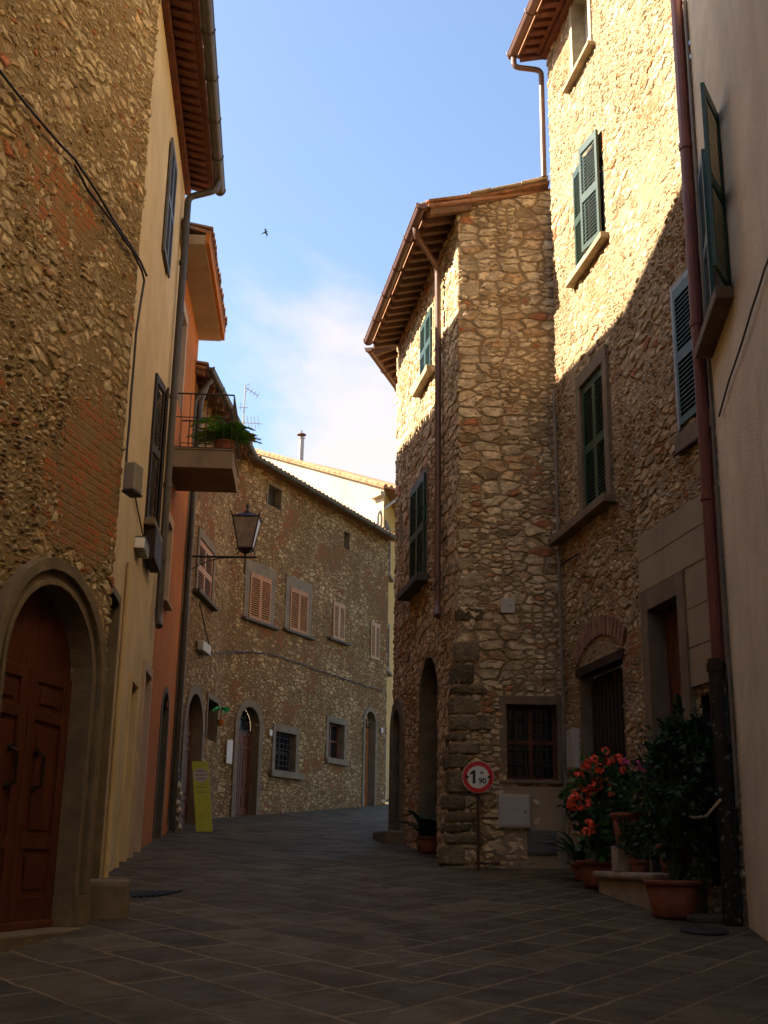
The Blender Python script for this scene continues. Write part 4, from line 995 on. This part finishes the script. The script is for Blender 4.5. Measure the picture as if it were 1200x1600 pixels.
# thin grey conduit down the inner corner
pipe(rs, [FR.pt(.09, 8.1, .06), FR.pt(.11, 5, .06), FR.pt(.14, 1.5, .06)], .022, M_GREYPIPE, name='conduit')
# main red downpipe
sp2 = 4.975
pipe(rs, [FR.pt(sp2, 14, .085), FR.pt(sp2, 8, .085), FR.pt(sp2, 3.35, .085)], .065, M_REDPIPE, joints=[FR.pt(sp2, z, .085) for z in (9.0, 6.9, 5.0)])
pipe(rs, [FR.pt(sp2 - .02, 3.38, .10), FR.pt(sp2 - .02, .9, .10)], .085, M_BLKPIPE, name='drain_pipe', joints=[FR.pt(sp2 - .02, z, .10) for z in (3.3, 1.9)])
def bracket_bar(label, F, s, z, l, dirn):
    o = MB().tube([F.pt(s, z, .0), F.pt(s, z, .03), F.pt(s + dirn * l, z, .06)], .018, 6).tube([F.pt(s + dirn * l, z - .03, .06), F.pt(s + dirn * l, z + .05, .06)], .012, 5).build('iron_bar', M_RUST)
    return tag(o, label, 'iron bar')
s_, z_ = FR.at(1095, 686); bracket_bar('rusty iron bar by the red downpipe under the blue grey shutter', FR, s_, z_, .55, -1)
s_, z_ = FR.at(905, 866); bracket_bar('rusty iron bar under the long sill of the stone framed green window', FR, s_, z_, .55, -1)
t = thing('meter_cabinet', 'narrow pale meter cabinet between the corner house and the dark slatted gate', 'cabinet', FR.pt(.4, 2.6, .1))
s_, z_ = FR.at(899, 1170); MB().fbox(FR, s_ - .13, s_ + .18, z_ - .26, z_ + .25, 0, .08).build('case', M_METALBOX, t, bevel=.008)
MB().fbox(FR, s_ - .11, s_ + .16, z_ - .24, z_ + .23, .08, .09).build('door', M_METALBOX, t, bevel=.003)

# ================================================================ RIGHT 3: ivory plaster house at the right edge
FPd = Vector((-.121, -.993)); FP = Facade(RB, (RB[0] + FPd.x * 18, RB[1] + FPd.y * 18), 0.0)
pl = thing('plaster_house', 'ivory plastered house at the right edge with dark green shutters', 'house', (4.2, 9, ground_z(9)))
HP = []
s0, z1 = FP.at(1098, 283); s1, z0 = FP.at(1122, 545)
def pp(u, v): return FP.at(u, v)
wz0 = pp(1120, 540)[1] + .12; wz1 = wz0 + 1.9
ws0 = FP.at(1098, 300)[0]; ws1 = ws0 + 1.13
wp = window(pl, FP, ws0, ws1, wz0, wz1, HP, sur=0, smat=M_CREAMR, sill=(.12, .14, .12, .17), sillmat=M_SER, pane=M_VOID, depth=.2)
leaf_shutter(wp, FP, ws0 + .003, wz0 + .01, wz1 - .01, .56, 1, math.radians(4), .01, M_GREEN)
leaf_shutter(wp, FP, ws1 - .003, wz0 + .01, wz1 - .01, .56, -1, math.radians(158), .03, M_GREEN)
wall_mesh(pl, [RB, (RB[0] + FPd.x * 18, RB[1] + FPd.y * 18)], -1.2, 14.0, .25, M_CREAMR, HP)
eave(pl, FP, .15, 18, 14.1, .3, math.radians(16), 5, raft=.6, gmat=M_COPPER, seed=41, tlen=1.5)
def Pp(u, v, o=.03): return FP.pt(*FP.at(u, v), o)
cable('wall_cable', 'thin drooping cable on the ivory plaster wall at the right edge', [Pp(1225, 360), Pp(1200, 420), Pp(1172, 515), Pp(1145, 590), Pp(1128, 650)], .009)
pipe(pl, [FP.pt(.02, 14, .03), FP.pt(.02, 2.0, .03)], .018, M_GREYPIPE, name='conduit')

# ================================================================ street things
# road sign
t = thing('road_sign', 'round red and white width limit sign on a thin pole', 'road sign', (1.26, 15.98, ground_z(15.98)))
sp = at_y(747, 1214, 15.9); bx = 1.285
MB().tube([(sp.x, 15.95, 1.2), (sp.x, 15.95, sp.z + .1)], .022, 10).build('pole', M_RUST, t)
MB().tube([(sp.x, 15.95, 2.02), (sp.x + .26, 15.95, 2.02)], .012, 6).build('bracket', M_RUST, t)
MB().tube([(sp.x - .05, 15.95, 1.45), (sp.x + .28, 15.95, 1.45)], .016, 6).build('bracket', M_RUST, t)
FS = Facade((sp.x, 15.90), (sp.x + 1, 15.90)); R_ = .208
def circ(r, n=40): return [(r * math.cos(2 * PI * k / n), sp.z + r * math.sin(2 * PI * k / n)) for k in range(n)]
dsc = MB().plate(FS, circ(R_), -.012, 0).build('sign_disc', M_WHITE, t)
ring = MB(); n = 48
ring.strip(FS, [(R_ * .705 * math.cos(2 * PI * k / n), sp.z + R_ * .705 * math.sin(2 * PI * k / n)) for k in range(n + 1)], [(R_ * .975 * math.cos(2 * PI * k / n), sp.z + R_ * .975 * math.sin(2 * PI * k / n)) for k in range(n + 1)], 0, .004)
ring.build('red_ring', M_RED, dsc)
ar = MB(); z = sp.z
for q in (1, -1): ar.plate(FS, [(q * R_ * .80, z + .034), (q * R_ * .56, z), (q * R_ * .80, z - .034)][::q], .003, .0065)
ar.build('arrowhead', M_BLACK, dsc)
def text_on(body, size, s, zz, F, o, mat, parent, bold=0.0, name='lettering'):
    cu = bpy.data.curves.new(name, 'FONT'); cu.body = body; cu.size = size; cu.extrude = .002; cu.offset = bold; cu.align_x = 'CENTER'; cu.align_y = 'CENTER'
    tmp = bpy.data.objects.new(name, cu); C.objects.link(tmp); bpy.context.view_layer.update()
    me = bpy.data.meshes.new_from_object(tmp.evaluated_get(bpy.context.evaluated_depsgraph_get()))
    off = parent_root_loc(parent)
    for v in me.vertices:
        p = F.pt(s + v.co.x, zz + v.co.y, o + v.co.z) - off; v.co = p
    bpy.data.objects.remove(tmp); bpy.data.curves.remove(cu)
    me.materials.clear(); me.materials.append(mat); ob = bpy.data.objects.new(name, me); C.objects.link(ob); ob.parent = parent; return ob
MB().plate(FS, [(-.035, z - .085), (-.035, z + .088), (-.062, z + .088), (-.105, z + .052), (-.105, z + .022), (-.072, z + .042), (-.072, z - .085)][::-1], .004, .0065).build('lettering', M_BLACK, dsc); text_on('90', .10, .055, z - .05, FS, .004, M_BLACK, dsc, .002); text_on('m', .062, .048, z + .058, FS, .004, M_BLACK, dsc, .001)

# wall lantern by the orange house
yL = 21.95; lc = at_y(385, 835, yL); lx, lzb, lzt = lc.x, at_y(384, 858, yL).z, at_y(384, 811, yL).z
t = thing('wall_lantern', 'iron street lantern with dusty glass on a wall bracket', 'lantern', (-3.8, yL, lzb - .2))
zbk = lzb - .16
mb = MB().tube([(-3.85, yL, zbk), (lx + .22, yL, zbk)], .022, 8).tube([(lx, yL, zbk - .32), (lx, yL, lzb)], .018, 8)
pts = [(-3.85 + (lx - .35 + 3.85) * k / 10, yL, zbk - .38 + .36 * math.sin(PI / 2 * k / 10) ** 1.0) for k in range(11)]
mb.tube(pts, .010, 6); mb.tube([(-3.85, yL, zbk + .15), (-3.85, yL, zbk - .5)], .02, 6)
mb.tube([(lx - .3 + .06 * math.cos(a), yL, zbk - .07 + .06 * math.sin(a)) for a in [PI * .5 + i * .5 for i in range(10)]], .007, 5)
mb.build('bracket', M_IRON, t)
fr = MB(); gl = MB(); hw0, hw1 = .13, .25
def sq(h, z): return [Vector((lx - h, yL - h, z)), Vector((lx + h, yL - h, z)), Vector((lx + h, yL + h, z)), Vector((lx - h, yL + h, z))]
B4, T4 = sq(hw0, lzb), sq(hw1, lzt)
for i in range(4):
    fr.tube([B4[i], T4[i]], .014, 6); fr.tube([T4[i], T4[(i + 1) % 4]], .018, 6); fr.tube([B4[i], B4[(i + 1) % 4]], .02, 6)
    fr.tube([T4[i], T4[i] + (T4[i] - Vector((lx, yL, lzt))) * .18 + UP * .10], [.02, .006], 6)
T5 = sq(.10, lzt + .10); fr.add(T4 + T5, [(0, 1, 5, 4), (1, 2, 6, 5), (2, 3, 7, 6), (3, 0, 4, 7), (4, 5, 6, 7)])
fr.lathe([(.06, .08), (.07, .14), (.03, .17), (.02, .22), (.035, .25), (.0, .33)], Vector((lx, yL, lzt)), 10)
fr.lathe([(.14, -.0), (.10, -.06), (.03, -.09), (.03, -.12)], Vector((lx, yL, lzb)), 10)
for i in range(4): p = B4[i]; fr.tube([p + UP * .02, p - UP * .06 + (p - Vector((lx, yL, lzb))) * .3], .015, 5)
fr.build('lamp_frame', M_IRON, t)
gl.add(sq(hw0 - .004, lzb + .005) + sq(hw1 - .006, lzt - .005), [(0, 1, 5, 4), (1, 2, 6, 5), (2, 3, 7, 6), (3, 0, 4, 7)]); gl.build('lamp_glass', M_FROST, t)

# planting helpers
def leaf_cloud(mb, c, rad, n, size, seed, blobs=None, up=.2, aspect=.55):
    rr = np.random.RandomState(seed); c = np.array(c); rad = np.array(rad)
    blobs = blobs or [((0, 0, 0), 1.0)]
    for i in range(n):
        bo, bs = blobs[rr.randint(len(blobs))]
        d = rr.normal(size=3); d /= np.linalg.norm(d); q = rr.uniform(.35, 1.0) ** .6
        p = c + (np.array(bo) + d * bs * q) * rad
        out = d + np.array([0, 0, up]) + rr.normal(size=3) * .5; out /= np.linalg.norm(out)
        side = np.cross(out, rr.normal(size=3)); side /= np.linalg.norm(side); nrm = np.cross(out, side)
        L = size * rr.uniform(.6, 1.3); W = L * aspect
        v = [p, p + out * L * .5 + side * W * .5 + nrm * W * .12, p + out * L - nrm * L * .12, p + out * L * .5 - side * W * .5 + nrm * W * .12]
        mb.add(v, [(0, 1, 2), (0, 2, 3)])
    return mb
def pot(mb, c, r, h, rim=.05):
    return mb.lathe([(0, 0), (r * .68, 0), (r * .72, .02), (r * .93, h - rim), (r * .93, h - rim), (r * 1.02, h - rim + .005), (r * 1.04, h - .01), (r * 1.0, h), (r * .9, h), (r * .88, h - .05), (0, h - .06)], c, 28)
def umbel(mb, c, r, seed, nrm=Vector((-.2, -.8, .6))):
    rr = random.Random(seed)
    for i in range(16):
        d = Vector((rr.gauss(0, 1), rr.gauss(0, 1), rr.gauss(0, 1) + .3)).normalized(); p = Vector(c) + d * r * rr.uniform(.6, 1)
        a = d.orthogonal().normalized(); b = d.cross(a); q = r * .42
        for k in range(5):
            t = 2 * PI * k / 5 + rr.random(); e = a * math.cos(t) + b * math.sin(t); f = d.cross(e)
            mb.add([p, p + e * q * .6 + f * q * .4 + d * q * .15, p + e * q + d * q * .05, p + e * q * .6 - f * q * .4 + d * q * .15], [(0, 1, 2), (0, 2, 3)])
# low stone step in front of the slatted gate and door
t = thing('stone_step', 'pale stone step with a thick slab under the flower pots', 'step', (2.75, 12.9, ground_z(12.9)))
p0 = Vector((2.44, 13.75, 0)); p1 = Vector((2.71, 12.05, 0)); dr_ = (p1 - p0); nn = Vector((dr_.y, -dr_.x, 0)).normalized()
zs0 = ground_z(13.7) + .12
MB().obox(p0 + UP * .7, dr_, -nn * .8, UP * (1.32 - .7)).build('base', M_PALEST, t, bevel=.02)
MB().obox(p0 + nn * .05 - dr_.normalized() * .05 + UP * 1.32, dr_ * 1.03, -nn * .9, UP * .075).build('slab', M_PALEST, t, bevel=.025)
# red geranium pot
def geranium(name, label, c, r, h, heads, cmat, seed, rad, cen, n=420, leaf=.085):
    t = thing(name, label, 'potted plant', c); z0 = Vector(c)
    pot(MB(), c, r, h).build('pot', M_TERRA, t, smooth=True)
    MB().lathe([(r * .88, 0), (0, .005)], z0 + UP * (h - .05), 20).build('soil', M_SOIL, t)
    mb = leaf_cloud(MB(), cen, rad, n, leaf, seed, [((0, 0, 0), .8), ((.4, .1, .3), .5), ((-.45, -.1, .1), .5), ((-.1, -.2, -.5), .45), ((.1, .1, .6), .45)], aspect=.95)
    mb.build('foliage', M_LEAFG, t)
    sb = MB()
    for i in range(9): a = rnd.uniform(0, 2 * PI); sb.tube([z0 + UP * (h - .05), z0.lerp(Vector(cen), .6) + Vector((math.cos(a), math.sin(a), 0)) * .1, Vector(cen) + Vector((math.cos(a) * rad[0], math.sin(a) * rad[1], rnd.uniform(-.1, .3))) * .7], .008, 5)
    for p, m_, r_ in heads: sb.tube([Vector(cen) + (Vector(p) - Vector(cen)) * .3, Vector(p)], .005, 4)
    sb.build('stem', M_STEM, t)
    for i, (p, m_, r_) in enumerate(heads):
        mb = MB(); umbel(mb, p, r_, seed + i); mb.build('flower_head', m_, t)
    return t
pc = Vector((2.58, 14.2, ground_z(14.2)))
hs = []
for (u, v, r) in [(946, 1173, .045), (928, 1187, .05), (914, 1194, .065), (905, 1211, .055), (936, 1201, .055), (953, 1189, .055), (966, 1187, .06), (951, 1222, .045), (934, 1226, .075), (922, 1238, .07), (911, 1231, .05), (898, 1245, .055), (895, 1254, .075), (904, 1249, .045), (917, 1257, .06), (955, 1239, .045), (920, 1286, .045), (928, 1294, .065), (915, 1301, .055), (906, 1262, .035)]:
    hs.append((at_y(u, v, 13.75 + rnd.uniform(-.1, .2)), M_CORAL, r * 1.15))
geranium('potted_geranium', 'geranium with coral red flowers in the terracotta pot left of the step', pc, .30, .30, hs, M_CORAL, 100, (.42, .34, .62), at_y(932, 1262, 14.0), 620)
# pink geranium on the step
hp = [(at_y(999, 1196, 12.9), M_MAGENTA, .055), (at_y(1010, 1204, 12.9), M_MAGENTA, .06), (at_y(1026, 1203, 12.9), M_MAGENTA, .055), (at_y(978, 1190, 12.95), M_MAGENTA, .04), (at_y(973, 1203, 12.9), M_CORAL, .045)]
t = geranium('potted_geranium', 'geranium with magenta flowers in a terracotta pot raised on the step', at_y(984, 1322, 13.1), .19, .34, hp, M_MAGENTA, 200, (.30, .26, .26), at_y(995, 1232, 13.0), 260)
pd = at_y(984, 1322, 13.1)
MB().box(pd.x - .17, pd.x + .17, pd.y - .17, pd.y + .17, 1.395, pd.z).build('pot_stand', M_PALEST, t, bevel=.01)
# big shrub in the front pot
pc = Vector((2.79, 11.75, ground_z(11.75)))
def shrub(label, c, r, h, cen, rad, n, leaf, seed, blobs, mat=M_LEAF):
    t = thing('potted_shrub', label, 'potted plant', c); c = Vector(c); cen = Vector(cen)
    pot(MB(), c, r, h).build('pot', M_TERRA, t, smooth=True)
    MB().lathe([(r * .88, 0), (0, .005)], c + UP * (h - .05), 20).build('soil', M_SOIL, t)
    leaf_cloud(MB(), cen, rad, int(n * .8), leaf, seed, blobs).build('foliage', mat, t)
    sb = MB(); rr = random.Random(seed); lb = MB()
    for i in range(int(n / 110)):          # loose sprigs that stand out of the mass
        a = rr.uniform(0, 2 * PI); el = rr.uniform(-.2, 1.2); d = Vector((math.cos(a) * math.cos(el) * rad[0], math.sin(a) * math.cos(el) * rad[1], math.sin(el) * rad[2] * 1.25))
        p0 = cen + d * .4; p1 = cen + d * rr.uniform(1.0, 1.38) + UP * rr.uniform(-.05, .1); sb.tube([p0, p0.lerp(p1, .5) + UP * .03, p1], [.006, .004, .002], 4)
        for q in range(9): leaf_cloud(lb, p0.lerp(p1, .35 + .65 * q / 8), (.035, .035, .035), 3, leaf * rr.uniform(.6, 1.2), seed * 1000 + i * 20 + q)
    lb.build('sprigs', mat, t)
    for i in range(10):
        a = rr.uniform(0, 2 * PI); e = cen + Vector((math.cos(a) * rad[0] * .6, math.sin(a) * rad[1] * .6, rr.uniform(0, .8) * rad[2])); sb.tube([c + UP * (h - .06), c.lerp(e, .5) + Vector((rr.uniform(-.05, .05), 0, .05)), e], [.014, .009, .004], 5)
    sb.build('stem', M_STEM, t); return t
BL = [((0, 0, 0), .62), ((-.6, 0, -.35), .40), ((.45, .1, .3), .5), ((.2, -.2, .8), .35), ((-.35, 0, .75), .28), ((.5, 0, .75), .35), ((.1, .1, -.6), .5), ((-.1, .0, 1.1), .22), ((.35, 0, 1.15), .2)]
shrub('large dark leafy shrub in the big terracotta pot by the black drain pipe', pc, .27, .34, at_y(1070, 1265, 11.75), (.46, .42, .64), 4200, .075, 300, BL)
shrub('smaller dark shrub crowded against the red brown door behind the big pot', Vector((3.0, 12.4, 1.395)), .2, .28, at_y(1085, 1200, 12.4), (.36, .26, .58), 1500, .075, 310, BL)
shrub('small leafy plant in a little pot at the end of the step', at_y(1000, 1368, 12.75) - UP * .0, .10, .16, at_y(1000, 1318, 12.75), (.20, .16, .26), 420, .06, 320, [((0, 0, 0), .8), ((-.5, 0, .3), .45), ((.3, 0, .5), .4)])
# long arching leaf plant behind the geranium
def blades(mb, c, n, L, w, seed, spread=(0, 2 * PI), lift=.8):
    rr = random.Random(seed); c = Vector(c)
    for i in range(n):
        a = rr.uniform(*spread); d = Vector((math.cos(a), math.sin(a), 0)); l = L * rr.uniform(.6, 1.1); up = rr.uniform(.5, 1.0) * lift; P = []; b = c + d * rr.uniform(0, .08)
        for k in range(9):
            t = k / 8; P.append(b + d * l * (.55 * t + .25 * t * t) + UP * (l * up * (1.4 * t - .85 * t * t)))
        side = d.cross(UP); vs = []
        for k, p in enumerate(P):
            ww = w * (math.sin(PI * min(1, .06 + k / 8 * .94)) ** .7) * .5 if k < 8 else .002
            vs += [p - side * ww + UP * ww * .3, p, p + side * ww + UP * ww * .3]
        fs = []
        for k in range(8): q = 3 * k; fs += [(q, q + 1, q + 4, q + 3), (q + 1, q + 2, q + 5, q + 4)]
        mb.add(vs, fs)
    return mb
t = thing('potted_plant', 'broad leaved plant in a red pot beside the dark arched door of the corner house', 'potted plant', (.70, 19.0, ground_z(19)))
pa = at_y(671, 1323, 18.6); pa.z = ground_z(18.6)
pot(MB(), pa, .19, .24).build('pot', M_TERRA, t, smooth=True); MB().lathe([(.16, 0), (0, .005)], pa + UP * .19, 20).build('soil', M_SOIL, t)
blades(MB(), pa + UP * .18, 26, .75, .12, 5, lift=1.1).build('foliage', M_ASP, t)
t = thing('potted_plant', 'strap leaved plant arching out beside the coral geranium', 'potted plant', (2.42, 14.9, ground_z(14.9)))
pb_ = Vector((2.48, 14.95, ground_z(14.95)))
pot(MB(), pb_, .14, .2).build('pot', M_TERRA, t, smooth=True); MB().lathe([(.12, 0), (0, .005)], pb_ + UP * .15, 20).build('soil', M_SOIL, t)
blades(MB(), pb_ + UP * .16, 14, .62, .06, 8, (PI * .7, PI * 1.5), lift=1.25).build('foliage', M_LEAFG, t)
# fern on the balcony
t = thing('potted_fern', 'bright green fern in a terracotta pot on the balcony', 'potted plant', FW3.pt(.6, bz1 + .03, .6))
fc = FW3.pt(.60, bz1 + .03, .88); pot(MB(), fc, .19, .26).build('pot', M_TERRA, t, smooth=True); MB().lathe([(.16, 0), (0, .005)], fc + UP * .21, 20).build('soil', M_SOIL, t)
def fern(mb, c, n, L, seed):
    rr = random.Random(seed); c = Vector(c)
    for i in range(n):
        a = rr.uniform(0, 2 * PI); d = Vector((math.cos(a), math.sin(a), 0)); l = L * rr.uniform(.6, 1.1); up = rr.uniform(.3, 1.25); side = d.cross(UP)
        for k in range(1, 15):
            t = k / 14; p = c + d * l * (.7 * t + .25 * t * t) + UP * l * up * (1.5 * t - 1.25 * t * t); q = .22 * L * (1.15 - t) + .03
            for sgn in (1, -1):
                e = (side * sgn + d * .5 + UP * rr.uniform(-.35, .15)).normalized(); f = d * .045
                mb.add([p, p + e * q * .5 + f * 1.1, p + e * q, p + e * q * .5 - f * .8], [(0, 1, 2), (0, 2, 3)])
    return mb
fern(MB(), fc + UP * .24, 60, .60, 3).build('foliage', M_FERN, t)
# lime board leaning by the doorway, string of ceramics, green ornament
t = thing('display_board', 'tall lime yellow board leaning by the dark arched doorway', 'board', (-3.2, 22.6, ground_z(22.6)))
bl = at_y(306, 1303, 22.4); br_ = at_y(332, 1303, 22.4); gz_ = ground_z(22.4)
wv = Vector((br_.x - bl.x, .0, 0)); hv = Vector((-.20, .30, 1.28))
o0 = Vector((bl.x, 22.4, gz_))
MB().obox(o0, wv, Vector((0, .03, 0)), hv).build('panel', M_YBOARD, t, bevel=.004)
em = MB(); cc_ = o0 + wv * .5 + hv * .80 + Vector((0, -.004, 0)); hn = hv.normalized(); n = 40
em.add([cc_ + Vector((1, 0, 0)) * (.135 * (1 + .07 * (k % 2)) * math.cos(2 * PI * k / n)) + hn * (.135 * (1 + .07 * (k % 2)) * math.sin(2 * PI * k / n)) for k in range(n)], [tuple(range(n))]); em.build('emblem', M_GALV, t)
em = MB()
rr = random.Random(9)
for row, (zz, kk) in enumerate(((.86, 4), (.80, 5), (.745, 4))):
    for i in range(kk):
        x0 = (i - kk / 2 + .15) * .042
        MB().obox(o0 + wv * .5 + hv * (zz - .008) + Vector((x0, -.0075, 0)), Vector((.028, 0, 0)), Vector((0, .002, 0)), hn * .028).build('letter', M_GREYBOX, t)
for zz, wd in ((.62, .2), (.55, .16)):
    MB().obox(o0 + wv * .5 + hv * zz + Vector((-wd / 2, -.004, 0)), Vector((wd, 0, 0)), Vector((0, .002, 0)), hn * .012).build('text_line', M_GREYBOX, t)
t = thing('ceramic_string', 'string of hand sized painted ceramics hanging by the shop door', 'ornament', at_y(279, 1290, 22.0))
sx = at_y(277, 1210, 21.95)
MB().tube([sx + UP * .2, sx - UP * 1.05], .012, 5).build('cord', M_DARKW, t)
for k in range(8):
    p = sx + Vector((rnd.uniform(-.02, .08) + k * .008, -.04, .08 - k * .145)); r = rnd.uniform(.045, .07)
    MB().lathe([(0, -r), (r * .7, -r * .7), (r, 0), (r * .6, r * .7), (r * .25, r), (r * .3, r * 1.3), (0, r * 1.3)], p, 12).build('ceramic', M_BLUECER if k in (1,) else M_CERAM, t, smooth=True)
t = thing('palm_ornament', 'bright green palm shaped ornament in an orange holder by the small opening', 'ornament', F4a.pt(3.3, 4.2, .1))
go = F4a.pt(F4a.at(333, 1112)[0], F4a.at(333, 1112)[1], .18)
mb = MB(); rr = random.Random(2)
for k in range(12):
    a = 2 * PI * k / 12; d = Vector((math.cos(a), math.sin(a), 0)); s = d.cross(UP)
    mb.add([go + UP * .06, go + d * .12 + UP * .10 + s * .035, go + d * .22 + UP * rr.uniform(-.04, .06), go + d * .12 + UP * .10 - s * .035], [(0, 1, 2), (0, 2, 3)])
mb.build('frond', M_GREENTOY, t)
MB().tube([go + UP * .06, go - UP * .2], .014, 6).build('stem', M_DOORO, t); MB().lathe([(0, 0), (.06, 0), (.09, .12), (.0, .11)], go - UP * .3, 12).build('holder', M_ORANGE, t)
# drains and small slabs
t = thing('drain_grate', 'dark iron drain grate in the paving by the worn kerb stone', 'drain', (-2.4, 12.95, ground_z(12.95)))
gb = MB()
def gp(x, y, dz=.004): return Vector((x, y, ground_z(y) + dz))
gb.add([gp(-2.66, 12.45), gp(-2.2, 12.75), gp(-2.05, 13.2), gp(-2.62, 13.1)], [(0, 1, 2, 3)]); gb.build('recess', M_VOID, t)  # flat near-black sheet paints the shade beneath the bars
gb = MB()
for i in range(8):
    f = (i + .5) / 8; gb.tube([gp(-2.66, 12.45, .01).lerp(gp(-2.2, 12.75, .01), f), gp(-2.62, 13.1, .01).lerp(gp(-2.05, 13.2, .01), f)], .012, 5)
gb.build('bar', M_IRON, t)
t = thing('drain_cover', 'flat dark drain cover in the paving in front of the big shrub pot', 'drain', (2.83, 10.9, ground_z(10.9)))
c = gp(2.83, 10.85, .0); MB().lathe([(.21, 0), (.21, .018), (.17, .024), (0, .022)], c, 24, Vector((0, -SLOPE, 1)).normalized()).build('cover', M_IRON, t)
t = thing('stone_slab', 'small dark slab lying at the foot of the black drain pipe', 'slab', (3.0, 11.5, ground_z(11.5)))
MB().obox(gp(2.86, 11.42, 0), Vector((.34, .02, 0)), Vector((0, .26, .02)), Vector((0, 0, .06))).build('slab', M_DARKST, t, bevel=.015)
cable('hose', 'pale hose end looped round the black drain pipe', [FR.pt(4.25, 1.95, .2), FR.pt(4.6, 1.9, .26), FR.pt(4.85, 1.92, .24), FR.pt(5.03, 2.05, .18)], .014, M_CREAMR)
# swallow
bc = at_y(414, 363, 26)
t = thing('bird', 'small dark swallow flying in the open sky', 'bird', bc)
mb = MB(); bd = Vector((.75, .2, .5)).normalized()
mb.tube([bc - bd * .09, bc - bd * .05, bc, bc + bd * .05, bc + bd * .08], [.004, .014, .02, .016, .004], 8)
for sgn in (1, -1):
    w_ = (Vector((-.25, .1, .55)) * sgn + Vector((.3, 0, -.1))).normalized()
    mb.add([bc + bd * .03, bc + w_ * .08 + bd * .03, bc + w_ * .16 - bd * .06, bc + w_ * .07 - bd * .015, bc - bd * .02], [(0, 1, 2, 3, 4)])
    mb.add([bc - bd * .07, bc - bd * .15 + w_ * .03, bc - bd * .09], [(0, 1, 2)])
mb.build('body', M_BIRD, t)

# repeats of a kind share a group
from collections import Counter
GROUPS = {'wall_cable': 'cables strung along the house fronts', 'house_number': 'house number plates on the long stone house', 'meter_cabinet': 'meter cabinets on the right hand houses',
          'potted_geranium': 'geraniums by the stone step', 'potted_shrub': 'leafy shrubs by the drain pipe', 'chimney': 'chimneys on the far roofs', 'iron_bar': 'iron bars on the right hand stone house',
          'stone_house': 'stone houses along the street', 'plaster_house': 'plastered houses along the street', 'potted_plant': 'potted plants at the corner house'}
for o in sc.objects:
    if o.parent is None and o.name.split('.')[0] in GROUPS and 'label' in o: o['group'] = GROUPS[o.name.split('.')[0]]
